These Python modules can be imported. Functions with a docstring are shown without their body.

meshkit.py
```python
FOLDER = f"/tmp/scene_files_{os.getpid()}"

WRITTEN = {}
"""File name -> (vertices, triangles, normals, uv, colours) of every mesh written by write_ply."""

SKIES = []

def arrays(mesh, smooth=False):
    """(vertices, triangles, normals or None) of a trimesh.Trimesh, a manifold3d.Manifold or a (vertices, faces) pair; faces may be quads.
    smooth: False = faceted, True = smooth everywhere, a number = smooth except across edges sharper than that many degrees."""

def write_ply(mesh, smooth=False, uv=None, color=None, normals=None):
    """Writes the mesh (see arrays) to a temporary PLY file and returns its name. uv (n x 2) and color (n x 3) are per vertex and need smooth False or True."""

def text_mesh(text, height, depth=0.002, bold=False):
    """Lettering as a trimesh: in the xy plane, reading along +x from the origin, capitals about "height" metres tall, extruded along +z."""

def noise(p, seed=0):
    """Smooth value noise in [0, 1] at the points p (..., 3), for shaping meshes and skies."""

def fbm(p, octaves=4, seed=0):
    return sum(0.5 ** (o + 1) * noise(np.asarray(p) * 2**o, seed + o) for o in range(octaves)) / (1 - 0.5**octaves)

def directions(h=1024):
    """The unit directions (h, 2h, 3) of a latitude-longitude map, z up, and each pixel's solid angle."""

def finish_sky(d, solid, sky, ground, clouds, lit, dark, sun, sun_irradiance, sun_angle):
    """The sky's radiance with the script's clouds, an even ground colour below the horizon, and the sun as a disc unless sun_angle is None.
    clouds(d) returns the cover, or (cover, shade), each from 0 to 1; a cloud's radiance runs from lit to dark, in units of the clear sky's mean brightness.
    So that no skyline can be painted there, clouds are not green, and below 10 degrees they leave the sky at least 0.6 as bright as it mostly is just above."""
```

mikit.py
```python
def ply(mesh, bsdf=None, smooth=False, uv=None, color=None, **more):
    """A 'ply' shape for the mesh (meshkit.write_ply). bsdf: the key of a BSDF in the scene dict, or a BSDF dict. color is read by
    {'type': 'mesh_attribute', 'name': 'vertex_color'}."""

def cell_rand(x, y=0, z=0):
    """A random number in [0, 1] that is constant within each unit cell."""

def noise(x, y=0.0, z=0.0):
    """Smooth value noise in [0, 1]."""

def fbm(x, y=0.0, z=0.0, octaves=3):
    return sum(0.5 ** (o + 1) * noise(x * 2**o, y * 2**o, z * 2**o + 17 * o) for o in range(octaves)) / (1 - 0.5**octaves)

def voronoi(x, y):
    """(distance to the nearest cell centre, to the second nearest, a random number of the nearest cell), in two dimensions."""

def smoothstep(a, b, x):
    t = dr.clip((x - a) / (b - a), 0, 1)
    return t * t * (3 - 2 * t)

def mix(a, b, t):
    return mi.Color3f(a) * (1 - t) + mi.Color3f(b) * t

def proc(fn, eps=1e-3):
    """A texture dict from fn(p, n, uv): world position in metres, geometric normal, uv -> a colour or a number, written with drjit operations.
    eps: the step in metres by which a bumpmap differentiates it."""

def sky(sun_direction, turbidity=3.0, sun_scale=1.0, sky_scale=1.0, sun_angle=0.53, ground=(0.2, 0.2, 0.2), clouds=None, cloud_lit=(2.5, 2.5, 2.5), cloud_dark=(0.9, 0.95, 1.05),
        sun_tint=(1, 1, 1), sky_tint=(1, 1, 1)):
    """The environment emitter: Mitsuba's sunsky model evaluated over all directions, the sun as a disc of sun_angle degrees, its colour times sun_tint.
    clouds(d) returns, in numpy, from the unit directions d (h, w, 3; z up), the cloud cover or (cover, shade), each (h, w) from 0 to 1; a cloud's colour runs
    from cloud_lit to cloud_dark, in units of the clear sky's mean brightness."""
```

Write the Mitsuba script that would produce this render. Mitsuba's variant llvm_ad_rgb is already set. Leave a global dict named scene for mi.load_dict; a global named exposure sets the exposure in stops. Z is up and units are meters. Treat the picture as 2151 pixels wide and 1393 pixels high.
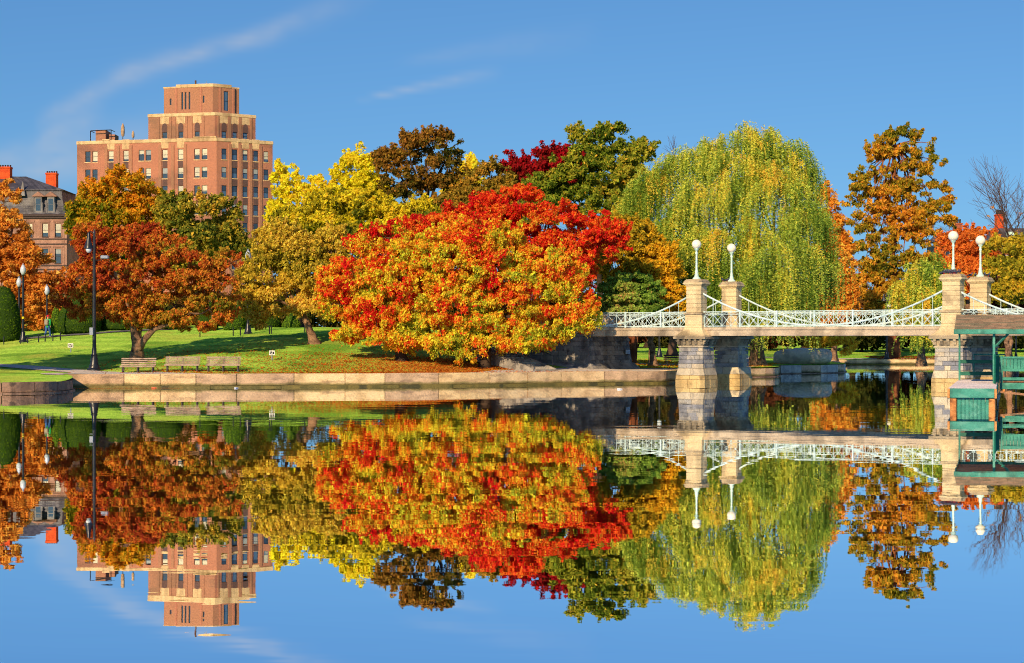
import math
import numpy as np
import trimesh, shapely
import mitsuba as mi
import drjit as dr
import manifold3d as m3
from shapely.geometry import Polygon, LineString, Point
from shapely.ops import substring, unary_union
from scipy.spatial import Delaunay
import mikit, meshkit
from mikit import proc, noise, fbm, voronoi, cell_rand, smoothstep, mix

# ------------------------------------------------------------------ camera, sky, exposure
# f = 3660 px for a frame 2151 px wide; the eye is 2.9 m above the lagoon, which is z = 0; looking along +y, level, lens shifted up
F, XC, YH, EYE = 3660.0, 1075.5, 716.0, 2.9
T = mi.ScalarTransform4f
scene, labels = {}, {}
scene['camera'] = {
    'type': 'perspective', 'fov': 2 * math.degrees(math.atan(XC / F)), 'fov_axis': 'x',
    'to_world': T().look_at(origin=[0, 0, EYE], target=[0, 100, EYE], up=[0, 0, 1]),
    'principal_point_offset_y': -(YH - 696.5) / 1393.0,
    'near_clip': 0.5, 'far_clip': 6000.0}
SUN_AZ, SUN_EL = 203.0, 24.0     # degrees: azimuth from +y towards +x (behind the camera, to the left)


def wisps(d):
    """thin cirrus: a long diagonal streak over the tower and faint smears"""
    az = np.degrees(np.arctan2(d[..., 0], d[..., 1]))
    el = np.degrees(np.arcsin(np.clip(d[..., 2], -1, 1)))
    P = np.stack([az * 0.55, el * 1.6, az * 0], -1)
    fine = meshkit.fbm(np.stack([az * 1.1 + el * 0.9, el * 2.6 - az * 0.8, az * 0], -1), 4, 5)
    big = meshkit.fbm(P * 0.35, 3, 9)
    out = np.zeros(az.shape)

    def streak(a0, e0, a1, e1, w, s, bend=0.0):
        t = (az - a0) / (a1 - a0)
        c = e0 + (e1 - e0) * t + bend * t * (1 - t)
        near = np.exp(-((el - c) / (w * (0.35 + 0.9 * np.clip(t, 0, 1)))) ** 2)
        return s * near * np.clip(t * 6, 0, 1) * np.clip((1 - t) * 3, 0, 1)
    # the long streak runs up from the left over the tower
    c = np.interp(az, [-15.2, -14.2, -12.6, -10.5, -8.0, -6.8, -4.0], [6.9, 7.45, 8.45, 9.15, 9.9, 10.4, 11.5]) + 0.25 * (big - 0.5)
    w = np.interp(az, [-15.2, -13.0, -9.0, -4.0], [0.28, 0.34, 0.26, 0.5])
    out += 0.34 * np.exp(-((el - c) / w) ** 2) * np.clip((az + 15.4) / 0.7, 0, 1) * np.clip((-4.2 - az) / 4.0, 0, 1)
    out += streak(-15.4, 6.2, -13.0, 7.4, 0.5, 0.20, 0.2)
    out += streak(-17.8, 5.4, -10.0, 6.2, 0.9, 0.34, 0.4)
    out += streak(-5.2, 7.8, -0.2, 8.8, 0.18, 0.26, 0.1)
    out += streak(-4.0, 9.0, 3.0, 10.0, 0.4, 0.10, 0.2)
    out += streak(-17.5, 4.6, -13.0, 6.0, 0.6, 0.16, 0)
    far = np.abs(az) > 19                      # the same thin cirrus goes on round the rest of the sky
    out = np.where(far, 0.45 * np.clip(big * 2.4 - 1.25, 0, 1) * np.exp(-np.abs(el - 14) / 18), out)
    return np.clip(out * (0.25 + 1.15 * fine), 0, 0.7)


_a, _e = math.radians(SUN_AZ), math.radians(SUN_EL)
SUN = np.array([math.sin(_a) * math.cos(_e), math.cos(_a) * math.cos(_e), math.sin(_e)])
scene['sky'] = mikit.sky(SUN.tolist(), turbidity=3.0, sun_scale=1.0, sky_scale=1.0, sun_tint=(1.0, 0.985, 0.955),
                         sky_tint=(0.39, 0.67, 1.05), clouds=wisps, cloud_lit=(2.5, 2.6, 2.8), cloud_dark=(1.2, 1.25, 1.35), ground=(0.12, 0.14, 0.08))
exposure = 2.0


# ------------------------------------------------------------------ helpers
def lin(c):
    c = np.asarray(c, float) / 255.0
    return np.where(c <= 0.04045, c / 12.92, ((c + 0.055) / 1.055) ** 2.4)


def W(x, y, D):
    """the point at distance D behind photograph position (x, y)"""
    return np.array([(x - XC) * D / F, D, EYE + (YH - y) * D / F])


def WX(x, D):
    return (x - XC) * D / F


taken = {}


def numbered(name):
    n = taken.get(name, 0)
    taken[name] = n + 1
    return name if n == 0 else f'{name}_{n:03d}'


def thing(name, label=None, cat=None, group=None, kind=None):
    key = numbered(name)
    d = {}
    if label: d['label'] = label
    if cat: d['category'] = cat
    if group: d['group'] = group
    if kind: d['kind'] = kind
    labels[key] = d
    return key


def put(key, mesh, bsdf, smooth=False, **kw):
    scene[key] = mikit.ply(mesh, bsdf, smooth=smooth, **kw)
    return key


def part(parent, name, mesh, bsdf, smooth=False, label=None, kind=None, **kw):
    key = numbered(f'{parent}__{name}')
    put(key, mesh, bsdf, smooth, **kw)
    if label or kind:
        labels[key] = {k: v for k, v in (('label', label), ('kind', kind)) if v}
    return key


def single(name, mesh, bsdf, label=None, cat=None, group=None, kind=None, smooth=False, **kw):
    return put(thing(name, label, cat, group, kind), mesh, bsdf, smooth, **kw)


def cat_(ms):
    ms = [m if isinstance(m, trimesh.Trimesh) else trimesh.Trimesh(*meshkit.arrays(m)[:2], process=False) for m in ms]
    return trimesh.util.concatenate(ms)


def box(x0, x1, y0, y1, z0, z1):
    return trimesh.creation.box(bounds=[[min(x0, x1), min(y0, y1), min(z0, z1)], [max(x0, x1), max(y0, y1), max(z0, z1)]])


def cbox(x0, x1, y0, y1, z0, z1, c=0.015):
    """a box with chamfered edges (44 triangles)"""
    lo, hi = np.minimum([x0, y0, z0], [x1, y1, z1]), np.maximum([x0, y0, z0], [x1, y1, z1])
    c = min(c, 0.45 * (hi - lo).min())
    pts = []
    for i in (0, 1):
        for j in (0, 1):
            for k in (0, 1):
                p = np.where([i, j, k], hi, lo)
                q = np.where([i, j, k], -c, c)
                for ax in range(3):
                    r = p + q
                    r[ax] = p[ax]
                    pts.append(r)
    return trimesh.convex.convex_hull(np.array(pts))


def tube(pts, radii, sides=8, caps=True):
    p = np.asarray(pts, float)
    n = len(p)
    r = np.broadcast_to(np.asarray(radii, float), (n,))
    t = np.gradient(p, axis=0)
    t /= np.linalg.norm(t, axis=1, keepdims=True) + 1e-12
    ref = np.array([0.0, 0, 1]) if abs(t[0, 2]) < 0.9 else np.array([1.0, 0, 0])
    a = np.cross(t, ref)
    a /= np.linalg.norm(a, axis=1, keepdims=True) + 1e-12
    b = np.cross(t, a)
    ang = np.arange(sides) * 2 * np.pi / sides
    v = p[:, None] + r[:, None, None] * (np.cos(ang)[None, :, None] * a[:, None] + np.sin(ang)[None, :, None] * b[:, None])
    i, j = np.meshgrid(np.arange(n - 1), np.arange(sides), indexing='ij')
    q = np.stack([i * sides + j, i * sides + (j + 1) % sides, (i + 1) * sides + (j + 1) % sides, (i + 1) * sides + j], -1).reshape(-1, 4)
    f = np.vstack([q[:, [0, 1, 2]], q[:, [0, 2, 3]]])
    v = v.reshape(-1, 3)
    if caps:
        v = np.vstack([v, p[0], p[-1]])
        k = np.arange(sides)
        f = np.vstack([f, np.stack([k * 0 + n * sides, (k + 1) % sides, k], 1), np.stack([k * 0 + n * sides + 1, (n - 1) * sides + k, (n - 1) * sides + (k + 1) % sides], 1)])
    m = trimesh.Trimesh(v, f, process=False)
    return m


def bar(p, q, w, h=None):
    """a square bar from p to q"""
    p, q = np.asarray(p, float), np.asarray(q, float)
    return tube([p, q], [w * 0.7071, w * 0.7071], 4)


def lathe(profile, sides=16, at=(0, 0, 0)):
    """profile: (radius, z) pairs"""
    pr = np.asarray(profile, float)
    m = tube(np.stack([pr[:, 0] * 0, pr[:, 0] * 0, np.linspace(0, 1, len(pr))], 1), 1.0, sides)
    n = len(pr)
    ang = np.arange(sides) * 2 * np.pi / sides
    v = np.zeros((n * sides + 2, 3))
    for i, (r, z) in enumerate(pr):
        v[i * sides:(i + 1) * sides] = np.stack([r * np.cos(ang), r * np.sin(ang), ang * 0 + z], 1)
    v[-2], v[-1] = [0, 0, pr[0, 1]], [0, 0, pr[-1, 1]]
    m = trimesh.Trimesh(v + np.asarray(at), m.faces, process=False)
    m.fix_normals()
    return m


def ball(c, r, sub=2, sc=(1, 1, 1)):
    m = trimesh.creation.icosphere(subdivisions=sub, radius=r)
    m.apply_scale(sc)
    m.apply_translation(c)
    return m


def loft(sections, caps=True):
    """sections: list of (z, polygon n x 2)"""
    n = len(sections[0][1])
    v = np.vstack([np.column_stack([np.asarray(p, float), np.full(n, z)]) for z, p in sections])
    f = []
    for i in range(len(sections) - 1):
        for j in range(n):
            a, b = i * n + j, i * n + (j + 1) % n
            f += [[a, b, b + n], [a, b + n, a + n]]
    if caps:
        for base, flip in ((0, True), ((len(sections) - 1) * n, False)):
            for j in range(1, n - 1):
                t = [base, base + j, base + j + 1]
                f.append(t[::-1] if flip else t)
    return trimesh.Trimesh(v, np.array(f), process=False)


def rect(a, b, ca=0.0, cb=0.0):
    return np.array([[ca - a / 2, cb - b / 2], [ca + a / 2, cb - b / 2], [ca + a / 2, cb + b / 2], [ca - a / 2, cb + b / 2]])


class Frame:
    """a local frame: origin (x, y), unit direction of its first axis, the second axis 90 degrees to the left of it (away from the camera)"""
    def __init__(s, o, d, e=None):
        s.o = np.array([o[0], o[1]], float)
        s.d = np.array(d, float) / np.linalg.norm(d)
        s.e = np.array([-s.d[1], s.d[0]]) if e is None else np.array(e, float) / np.linalg.norm(e)

    def __call__(s, mesh):
        m = mesh.copy()
        v = np.array(m.vertices)
        m.vertices = np.column_stack([s.o + v[:, :1] * s.d + v[:, 1:2] * s.e, v[:, 2]])
        return m

    def pt(s, a, b, z):
        q = s.o + a * s.d + b * s.e
        return np.array([q[0], q[1], z])


# ------------------------------------------------------------------ materials
def rgb(c):
    return {'type': 'rgb', 'value': [float(x) for x in c]}


def principled(color, rough=0.6, spec=0.4, **kw):
    return {'type': 'twosided', 'b': {'type': 'principled', 'base_color': color if isinstance(color, dict) else rgb(color), 'roughness': rough, 'specular': spec, **kw}}


def mat(name, color, rough=0.7, spec=0.3, **kw):
    scene[name] = principled(color, rough, spec, **kw)
    return name


def bumped(name, color, height, scale, rough=0.75, spec=0.3, eps=0.01):
    scene[name] = {'type': 'twosided', 'b': {'type': 'bumpmap', 'arbitrary': proc(height, eps), 'scale': scale,
                                             'b': {'type': 'principled', 'base_color': color if isinstance(color, dict) else rgb(color), 'roughness': rough, 'specular': spec}}}
    return name


def mottled(c0, c1, s=1.5, c2=None, s2=9.0, streak=0.0):
    """a colour texture: two tones by large patches, fine grain, optional third tone in spots, optional vertical run-off stains"""
    a, b = lin(c0).tolist(), lin(c1).tolist()
    c = lin(c2).tolist() if c2 is not None else b

    def fn(p, n, uv):
        t = smoothstep(0.3, 0.7, fbm(p.x * s, p.y * s, p.z * s, 4))
        col = mix(a, b, t)
        g = noise(p.x * 23, p.y * 23, p.z * 23)
        col = col * (0.82 + 0.36 * g)
        if c2 is not None:
            col = mix(col, c, smoothstep(0.58, 0.72, fbm(p.x * s2 * 0.3 + 7, p.y * s2 * 0.3, p.z * s2 * 0.3, 3)) * 0.8)
        if streak:
            st = smoothstep(0.52, 0.8, noise(p.x * 3.1 + p.y * 2.3, 5.0, p.z * 0.35)) * streak
            col = col * (1 - st)
        return col
    return proc(fn)


def waterline_stone(c0, c1, c2, s):
    """granite with a dark wet and mossy band near the water and rust-brown run-off"""
    a, b, c = lin(c0).tolist(), lin(c1).tolist(), lin(c2).tolist()
    wet, moss = lin((84, 74, 44)).tolist(), lin((104, 100, 52)).tolist()

    def fn(p, n, uv):
        col = mix(a, b, smoothstep(0.3, 0.7, fbm(p.x * s, p.y * s, p.z * s, 4)))
        col = mix(col, c, 0.7 * smoothstep(0.55, 0.72, fbm(p.x * 0.9 + 7, p.y * 0.9, p.z * 3.0, 3)))
        col = col * (0.78 + 0.44 * noise(p.x * 21, p.y * 21, p.z * 21))
        edge = 0.24 + 0.22 * (fbm(p.x * 1.7, p.y * 1.7, 0, 3) - 0.5)
        col = mix(col, moss, 0.75 * (1 - smoothstep(edge - 0.03, edge + 0.10, p.z)))
        col = mix(col, wet, 0.9 * (1 - smoothstep(edge - 0.12, edge - 0.03, p.z)))
        run = smoothstep(0.5, 0.9, fbm(p.x * 1.3 + p.y * 0.9, 5.0, p.z * 0.5, 4)) * 0.45
        return col * (1 - run)
    return proc(fn)


STONE_H = lambda p, n, uv: fbm(p.x * 9, p.y * 9, p.z * 9, 3)
bumped('granite_a', waterline_stone((226, 192, 142), (204, 168, 122), (160, 128, 98), 1.2), STONE_H, 0.03)
bumped('granite_b', waterline_stone((234, 200, 146), (212, 176, 124), (172, 138, 100), 1.6), STONE_H, 0.03)
bumped('granite_c', waterline_stone((208, 172, 134), (184, 150, 116), (140, 114, 92), 1.4), STONE_H, 0.03)
bumped('wet_granite', mottled((120, 104, 50), (92, 84, 40), 2.0, (60, 58, 34), 5), STONE_H, 0.02, rough=0.5)
bumped('dark_granite', mottled((160, 124, 98), (130, 102, 84), 1.4, (96, 78, 66), 6, 0.3), STONE_H, 0.03)
bumped('grey_block_a', mottled((186, 176, 160), (160, 154, 146), 1.3, (132, 126, 122), 6, 0.25), STONE_H, 0.03)
bumped('grey_block_b', mottled((150, 148, 150), (130, 130, 136), 1.5, (108, 108, 112), 6, 0.25), STONE_H, 0.03)
bumped('grey_block_c', mottled((206, 190, 160), (184, 168, 144), 1.4, (150, 138, 120), 6, 0.25), STONE_H, 0.03)
bumped('abutment_block_a', mottled((168, 160, 150), (136, 132, 128), 1.3, (104, 100, 98), 6, 0.3), STONE_H, 0.04)
bumped('abutment_block_b', mottled((134, 130, 128), (110, 108, 110), 1.3, (84, 82, 84), 6, 0.3), STONE_H, 0.04)
bumped('pier_cream', mottled((218, 196, 152), (198, 176, 136), 1.0, (160, 140, 108), 4, 0.3), STONE_H, 0.015)
bumped('pier_ochre', mottled((214, 182, 124), (190, 158, 104), 1.2, (150, 122, 80), 5, 0.3), STONE_H, 0.02)
bumped('pier_cap', mottled((186, 166, 132), (150, 134, 110), 1.4, (104, 94, 80), 5, 0.4), STONE_H, 0.02)
bumped('deck_concrete', mottled((200, 180, 152), (180, 160, 136), 0.8, (146, 130, 110), 4, 0.4), STONE_H, 0.012)
mat('white_iron', mottled((206, 226, 224), (188, 210, 208), 3.0, (164, 184, 176), 8), 0.4, 0.5)
mat('mint_iron', mottled((206, 232, 218), (186, 216, 204), 3.0), 0.4, 0.5)
mat('opal_glass', lin((240, 232, 212)), 0.25, 0.5, clearcoat=0.5)
mat('black_iron', mottled((26, 27, 34), (36, 38, 46), 4), 0.35, 0.5)
mat('lamp_glass', lin((190, 200, 214)), 0.15, 0.6)
mat('grey_metal', lin((140, 150, 168)), 0.4, 0.5)
mat('yellow_tape', lin((230, 200, 30)))
mat('bench_wood', mottled((178, 154, 136), (156, 132, 116), 4, (122, 102, 90), 9), 0.6)
mat('bench_leg', lin((92, 84, 84)), 0.5)
mat('bark', mottled((150, 118, 92), (108, 82, 64), 3.5, (70, 54, 44), 12), 0.9, 0.1)
mat('dark_bark', mottled((74, 60, 50), (52, 42, 36), 3.5), 0.9, 0.1)
mat('red_bark', mottled((150, 92, 58), (110, 62, 40), 2.0, (80, 46, 32), 8), 0.9, 0.1)
mat('twig', lin((96, 74, 64)), 0.9, 0.1)
mat('white_paint', lin((222, 222, 218)), 0.6)
mat('sign_ink', lin((40, 40, 46)), 0.7)
mat('slate', mottled((84, 82, 92), (64, 63, 72), 0.7, (110, 106, 108), 2, 0.3), 0.5)
mat('lead_roof', mottled((126, 124, 126), (98, 96, 100), 0.8), 0.55)
mat('chimney_brick', mottled((214, 84, 34), (196, 68, 26), 1.5), 0.8)
mat('brownstone', mottled((176, 134, 116), (156, 116, 100), 0.4, (140, 104, 90), 1.5, 0.15), 0.85)
mat('brownstone_trim', mottled((160, 120, 104), (140, 102, 88), 0.6), 0.85)
mat('dark_trim', lin((62, 48, 48)), 0.6)
mat('cream_stone', mottled((222, 190, 146), (202, 170, 128), 0.6, (172, 142, 106), 1.6, 0.2), 0.8)
mat('white_trim', lin((214, 210, 202)), 0.6)
mat('dark_interior', lin((34, 36, 42)), 0.5)
mat('window_frame', lin((46, 48, 56)), 0.5)
mat('blind', mottled((206, 200, 178), (186, 184, 170), 0.3), 0.8)
mat('grey_blind', lin((150, 158, 162)), 0.8)
mat('rust_metal', lin((96, 66, 54)), 0.6)
mat('canvas', mottled((190, 160, 128), (166, 136, 108), 1.5), 0.9)
scene['pane_glass'] = principled(lin((46, 58, 74)), 0.06, 0.9)
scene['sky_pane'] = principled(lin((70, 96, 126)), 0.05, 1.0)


def brick_fn(c0, c1, mortar, dirt):
    a, b, m_, d_ = (lin(c).tolist() for c in (c0, c1, mortar, dirt))

    def fn(p, n, uv):
        u = (p.x + p.y * 0.6)
        row = dr.floor(p.z / 0.075)
        r = cell_rand(dr.floor(u / 0.22 + 0.5 * (row - 2 * dr.floor(row / 2))), row, 3)
        t = 0.55 * r + 0.45 * noise(p.x * 0.25, p.y * 0.25, p.z * 0.3)
        col = mix(a, b, t)
        col = mix(col, m_, 0.22)
        return mix(col, d_, 0.75 * smoothstep(0.5, 0.72, fbm(p.x * 0.16 + 3, p.y * 0.16, p.z * 0.22, 4)))
    return proc(fn)


mat('tower_brick', brick_fn((188, 118, 92), (160, 96, 76), (186, 152, 130), (126, 92, 78)), 0.85, 0.15)
mat('tower_brick_worn', brick_fn((184, 124, 94), (156, 104, 82), (164, 136, 116), (136, 104, 84)), 0.85, 0.15)
mat('spandrel_brick', brick_fn((110, 82, 78), (84, 64, 64), (110, 92, 88), (96, 74, 70)), 0.85, 0.15)
mat('house_brick', brick_fn((176, 84, 56), (150, 66, 46), (160, 120, 100), (130, 70, 52)), 0.85, 0.15)

TEAL = mottled((62, 146, 126), (44, 126, 108), 2.5, (92, 158, 138), 7, 0.3)
mat('teal_paint', TEAL, 0.5)
mat('teal_dark', mottled((22, 106, 86), (16, 90, 72), 2.0), 0.5)
mat('deck_boards', mottled((196, 186, 190), (176, 166, 170), 2.0), 0.75)
mat('pile_wood', mottled((214, 146, 84), (180, 112, 60), 3.0, (120, 74, 44), 9), 0.8)
mat('brown_board', mottled((168, 124, 90), (140, 100, 74), 2.0), 0.8)
mat('shingle_a', mottled((134, 112, 92), (112, 96, 80), 3.0), 0.9)
mat('shingle_b', mottled((146, 120, 98), (124, 102, 84), 3.0), 0.9)
mat('shingle_c', mottled((118, 108, 88), (102, 94, 78), 3.0), 0.9)
mat('rock', mottled((212, 192, 166), (182, 166, 148), 0.9, (150, 138, 128), 3, 0.2), 0.9)
mat('skin', lin((206, 150, 122)), 0.6)
mat('red_cloth', lin((206, 30, 52)), 0.8)
mat('green_cloth', lin((46, 170, 84)), 0.8)
mat('denim', lin((58, 96, 160)), 0.9)
mat('pack_cloth', lin((150, 140, 126)), 0.9)
mat('pale_cloth', lin((206, 206, 216)), 0.9)
mat('dark_cloth', lin((44, 46, 70)), 0.9)
mat('shoe', lin((190, 160, 140)), 0.8)
mat('pigeon_grey', mottled((92, 96, 116), (64, 66, 84), 20), 0.6)
mat('pigeon_dark', lin((44, 46, 60)), 0.6)
mat('plastic_white', lin((226, 228, 234)), 0.3)
mat('orange_plastic', lin((214, 110, 70)), 0.5)
mat('brass', lin((170, 150, 70)), 0.4)
mat('plaque', lin((150, 176, 206)), 0.5)
scene['leaf'] = {'type': 'principledthin', 'base_color': {'type': 'mesh_attribute', 'name': 'vertex_color'}, 'roughness': 0.55, 'eta': 1.35, 'diff_trans': 0.7}
scene['hedge_leaf'] = {'type': 'twosided', 'b': {'type': 'diffuse', 'reflectance': {'type': 'mesh_attribute', 'name': 'vertex_color'}}}


def grass_fn(p, n, uv):
    big = fbm(p.x * 0.12, p.y * 0.12, 0, 3)
    fine = fbm(p.x * 1.1, p.y * 1.1, 3, 3)
    grain = noise(p.x * 9, p.y * 9, 1)
    stripe = 0.5 + 0.5 * dr.sin((p.y * 0.94 + p.x * 0.34) * 2.2 + 1.5 * noise(p.x * 0.1, p.y * 0.1, 2))
    col = mix(lin((84, 140, 30)).tolist(), lin((164, 196, 76)).tolist(), dr.clip(0.18 + 0.5 * fine + 0.28 * stripe * smoothstep(4, 22, -p.x) + 0.35 * (big - 0.5), 0, 1))
    col = col * (0.7 + 0.6 * grain)
    # trodden, straw-coloured patches and leaf mould under the trees
    col = mix(col, lin((60, 104, 26)).tolist(), 0.55 * smoothstep(0.52, 0.7, fbm(p.x * 0.22 + 4, p.y * 0.3, 9, 4)))
    dry = smoothstep(0.5, 0.75, fbm(p.x * 0.35 + 11, p.y * 0.35, 5, 3))
    col = mix(col, lin((168, 160, 70)).tolist(), 0.4 * dry)
    mould = smoothstep(0.35, 0.65, 0.55 * dr.exp(-(dr.square((p.x + 2) / 13) + dr.square((p.y - 117) / 6))) + 0.35 * fine)
    return mix(col, lin((196, 124, 50)).tolist(), 0.55 * mould)


bumped('grass', proc(grass_fn), lambda p, n, uv: fbm(p.x * 7, p.y * 7, 0, 3), 0.08, rough=0.9, spec=0.1, eps=0.03)


def path_fn(p, n, uv):
    t = fbm(p.x * 0.8, p.y * 0.8, 0, 4)
    col = mix(lin((176, 164, 152)).tolist(), lin((146, 138, 132)).tolist(), t)
    return col * (0.85 + 0.3 * noise(p.x * 30, p.y * 30, 0))


mat('paving', proc(path_fn), 0.9, 0.1)
mat('asphalt', mottled((92, 90, 92), (76, 75, 78), 1.0), 0.9, 0.1)
mat('soil', mottled((150, 88, 48), (116, 66, 40), 0.6, (176, 104, 44), 4), 0.95, 0.05)


def ripples(p, n, uv):
    calm = 0.35 + 0.8 * smoothstep(0.35, 0.7, fbm(p.x * 0.04, p.y * 0.03, 1, 2))
    return calm * (noise(p.x * 0.24, p.y * 0.8, 4) + 0.34 * noise(p.x * 0.7 + 5, p.y * 2.3, 7) + 0.09 * noise(p.x * 2.4, p.y * 6.5, 1))


scene['water_surface'] = {'type': 'bumpmap', 'arbitrary': proc(ripples, 0.05), 'scale': 0.0027,
                          'b': {'type': 'conductor', 'material': 'none',
                                'specular_reflectance': rgb((0.96, 0.98, 1.0))}}

# ------------------------------------------------------------------ the setting: lagoon, land, paths, retaining walls
rng0 = np.random.default_rng(11)


def curve(pts, n=8):
    """Catmull-Rom through the points"""
    p = np.asarray(pts, float)
    p = np.vstack([2 * p[0] - p[1], p, 2 * p[-1] - p[-2]])
    t = np.linspace(0, 1, n, endpoint=False)[:, None]
    out = []
    for i in range(1, len(p) - 2):
        a, b, c, d = p[i - 1:i + 3]
        out.append(0.5 * (2 * b + (c - a) * t + (2 * a - 5 * b + 4 * c - d) * t ** 2 + (3 * b - a - 3 * c + d) * t ** 3))
    return np.vstack(out + [p[-2:-1]])


near_shore = curve([(-95, 93.6), (-60, 94), (-40, 94.2), (-29.5, 94.4), (-26.6, 95.2), (-25.3, 97.2), (-25.5, 101), (-26.4, 104.4)], 8)
main_shore = curve([(-27.2, 106.6), (-22.7, 107.2), (-17, 107.9), (-11.2, 108.9), (-6.5, 110.2), (-2.3, 111.7), (3.9, 115.4), (8.6, 117.3), (10.2, 118.3), (11.0, 120.0), (12.6, 124), (16, 131.5), (18.9, 137.8)], 8)
corner_shore = curve([(18.9, 137.8), (20.2, 139.0), (21.3, 140.6), (22.2, 144.6), (23.2, 151.6)], 6)
rock_shore = curve([(23.4, 151.8), (26, 153.8), (28.4, 155.6), (30.6, 160), (33, 175), (36, 195), (38.4, 211.6)], 6)
far_shore = np.array([(38.6, 212.0), (50, 212.2), (62, 212.2), (95, 212.0)])
lagoon_ring = np.vstack([near_shore, main_shore, corner_shore[1:], rock_shore, far_shore, [(95, 165), (60, 150), (45, 132), (38, 116), (36, 100), (36, 60), (60, 30), (95, 10), (60, 7), (-60, 7), (-95, 10)]])
lagoon = Polygon(lagoon_ring).buffer(0)
peninsula_flat = Polygon([(-95, 90), (-24, 94), (-24, 109.8), (-28, 112.4), (-34, 117.5), (-44, 124), (-95, 160)])
flat = unary_union([lagoon.buffer(2.0), peninsula_flat])
G_D = np.array([0, 1.5, 4.5, 7, 10, 16, 20, 31, 36, 60, 200, 3000])
G_Z = np.array([0, 0.01, 0.10, 0.20, 0.30, 0.53, 0.68, 0.985, 1.0, 1.02, 1.05, 1.3])


def sstep(a, b, x):
    t = np.clip((x - a) / (b - a), 0, 1)
    return t * t * (3 - 2 * t)


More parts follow.
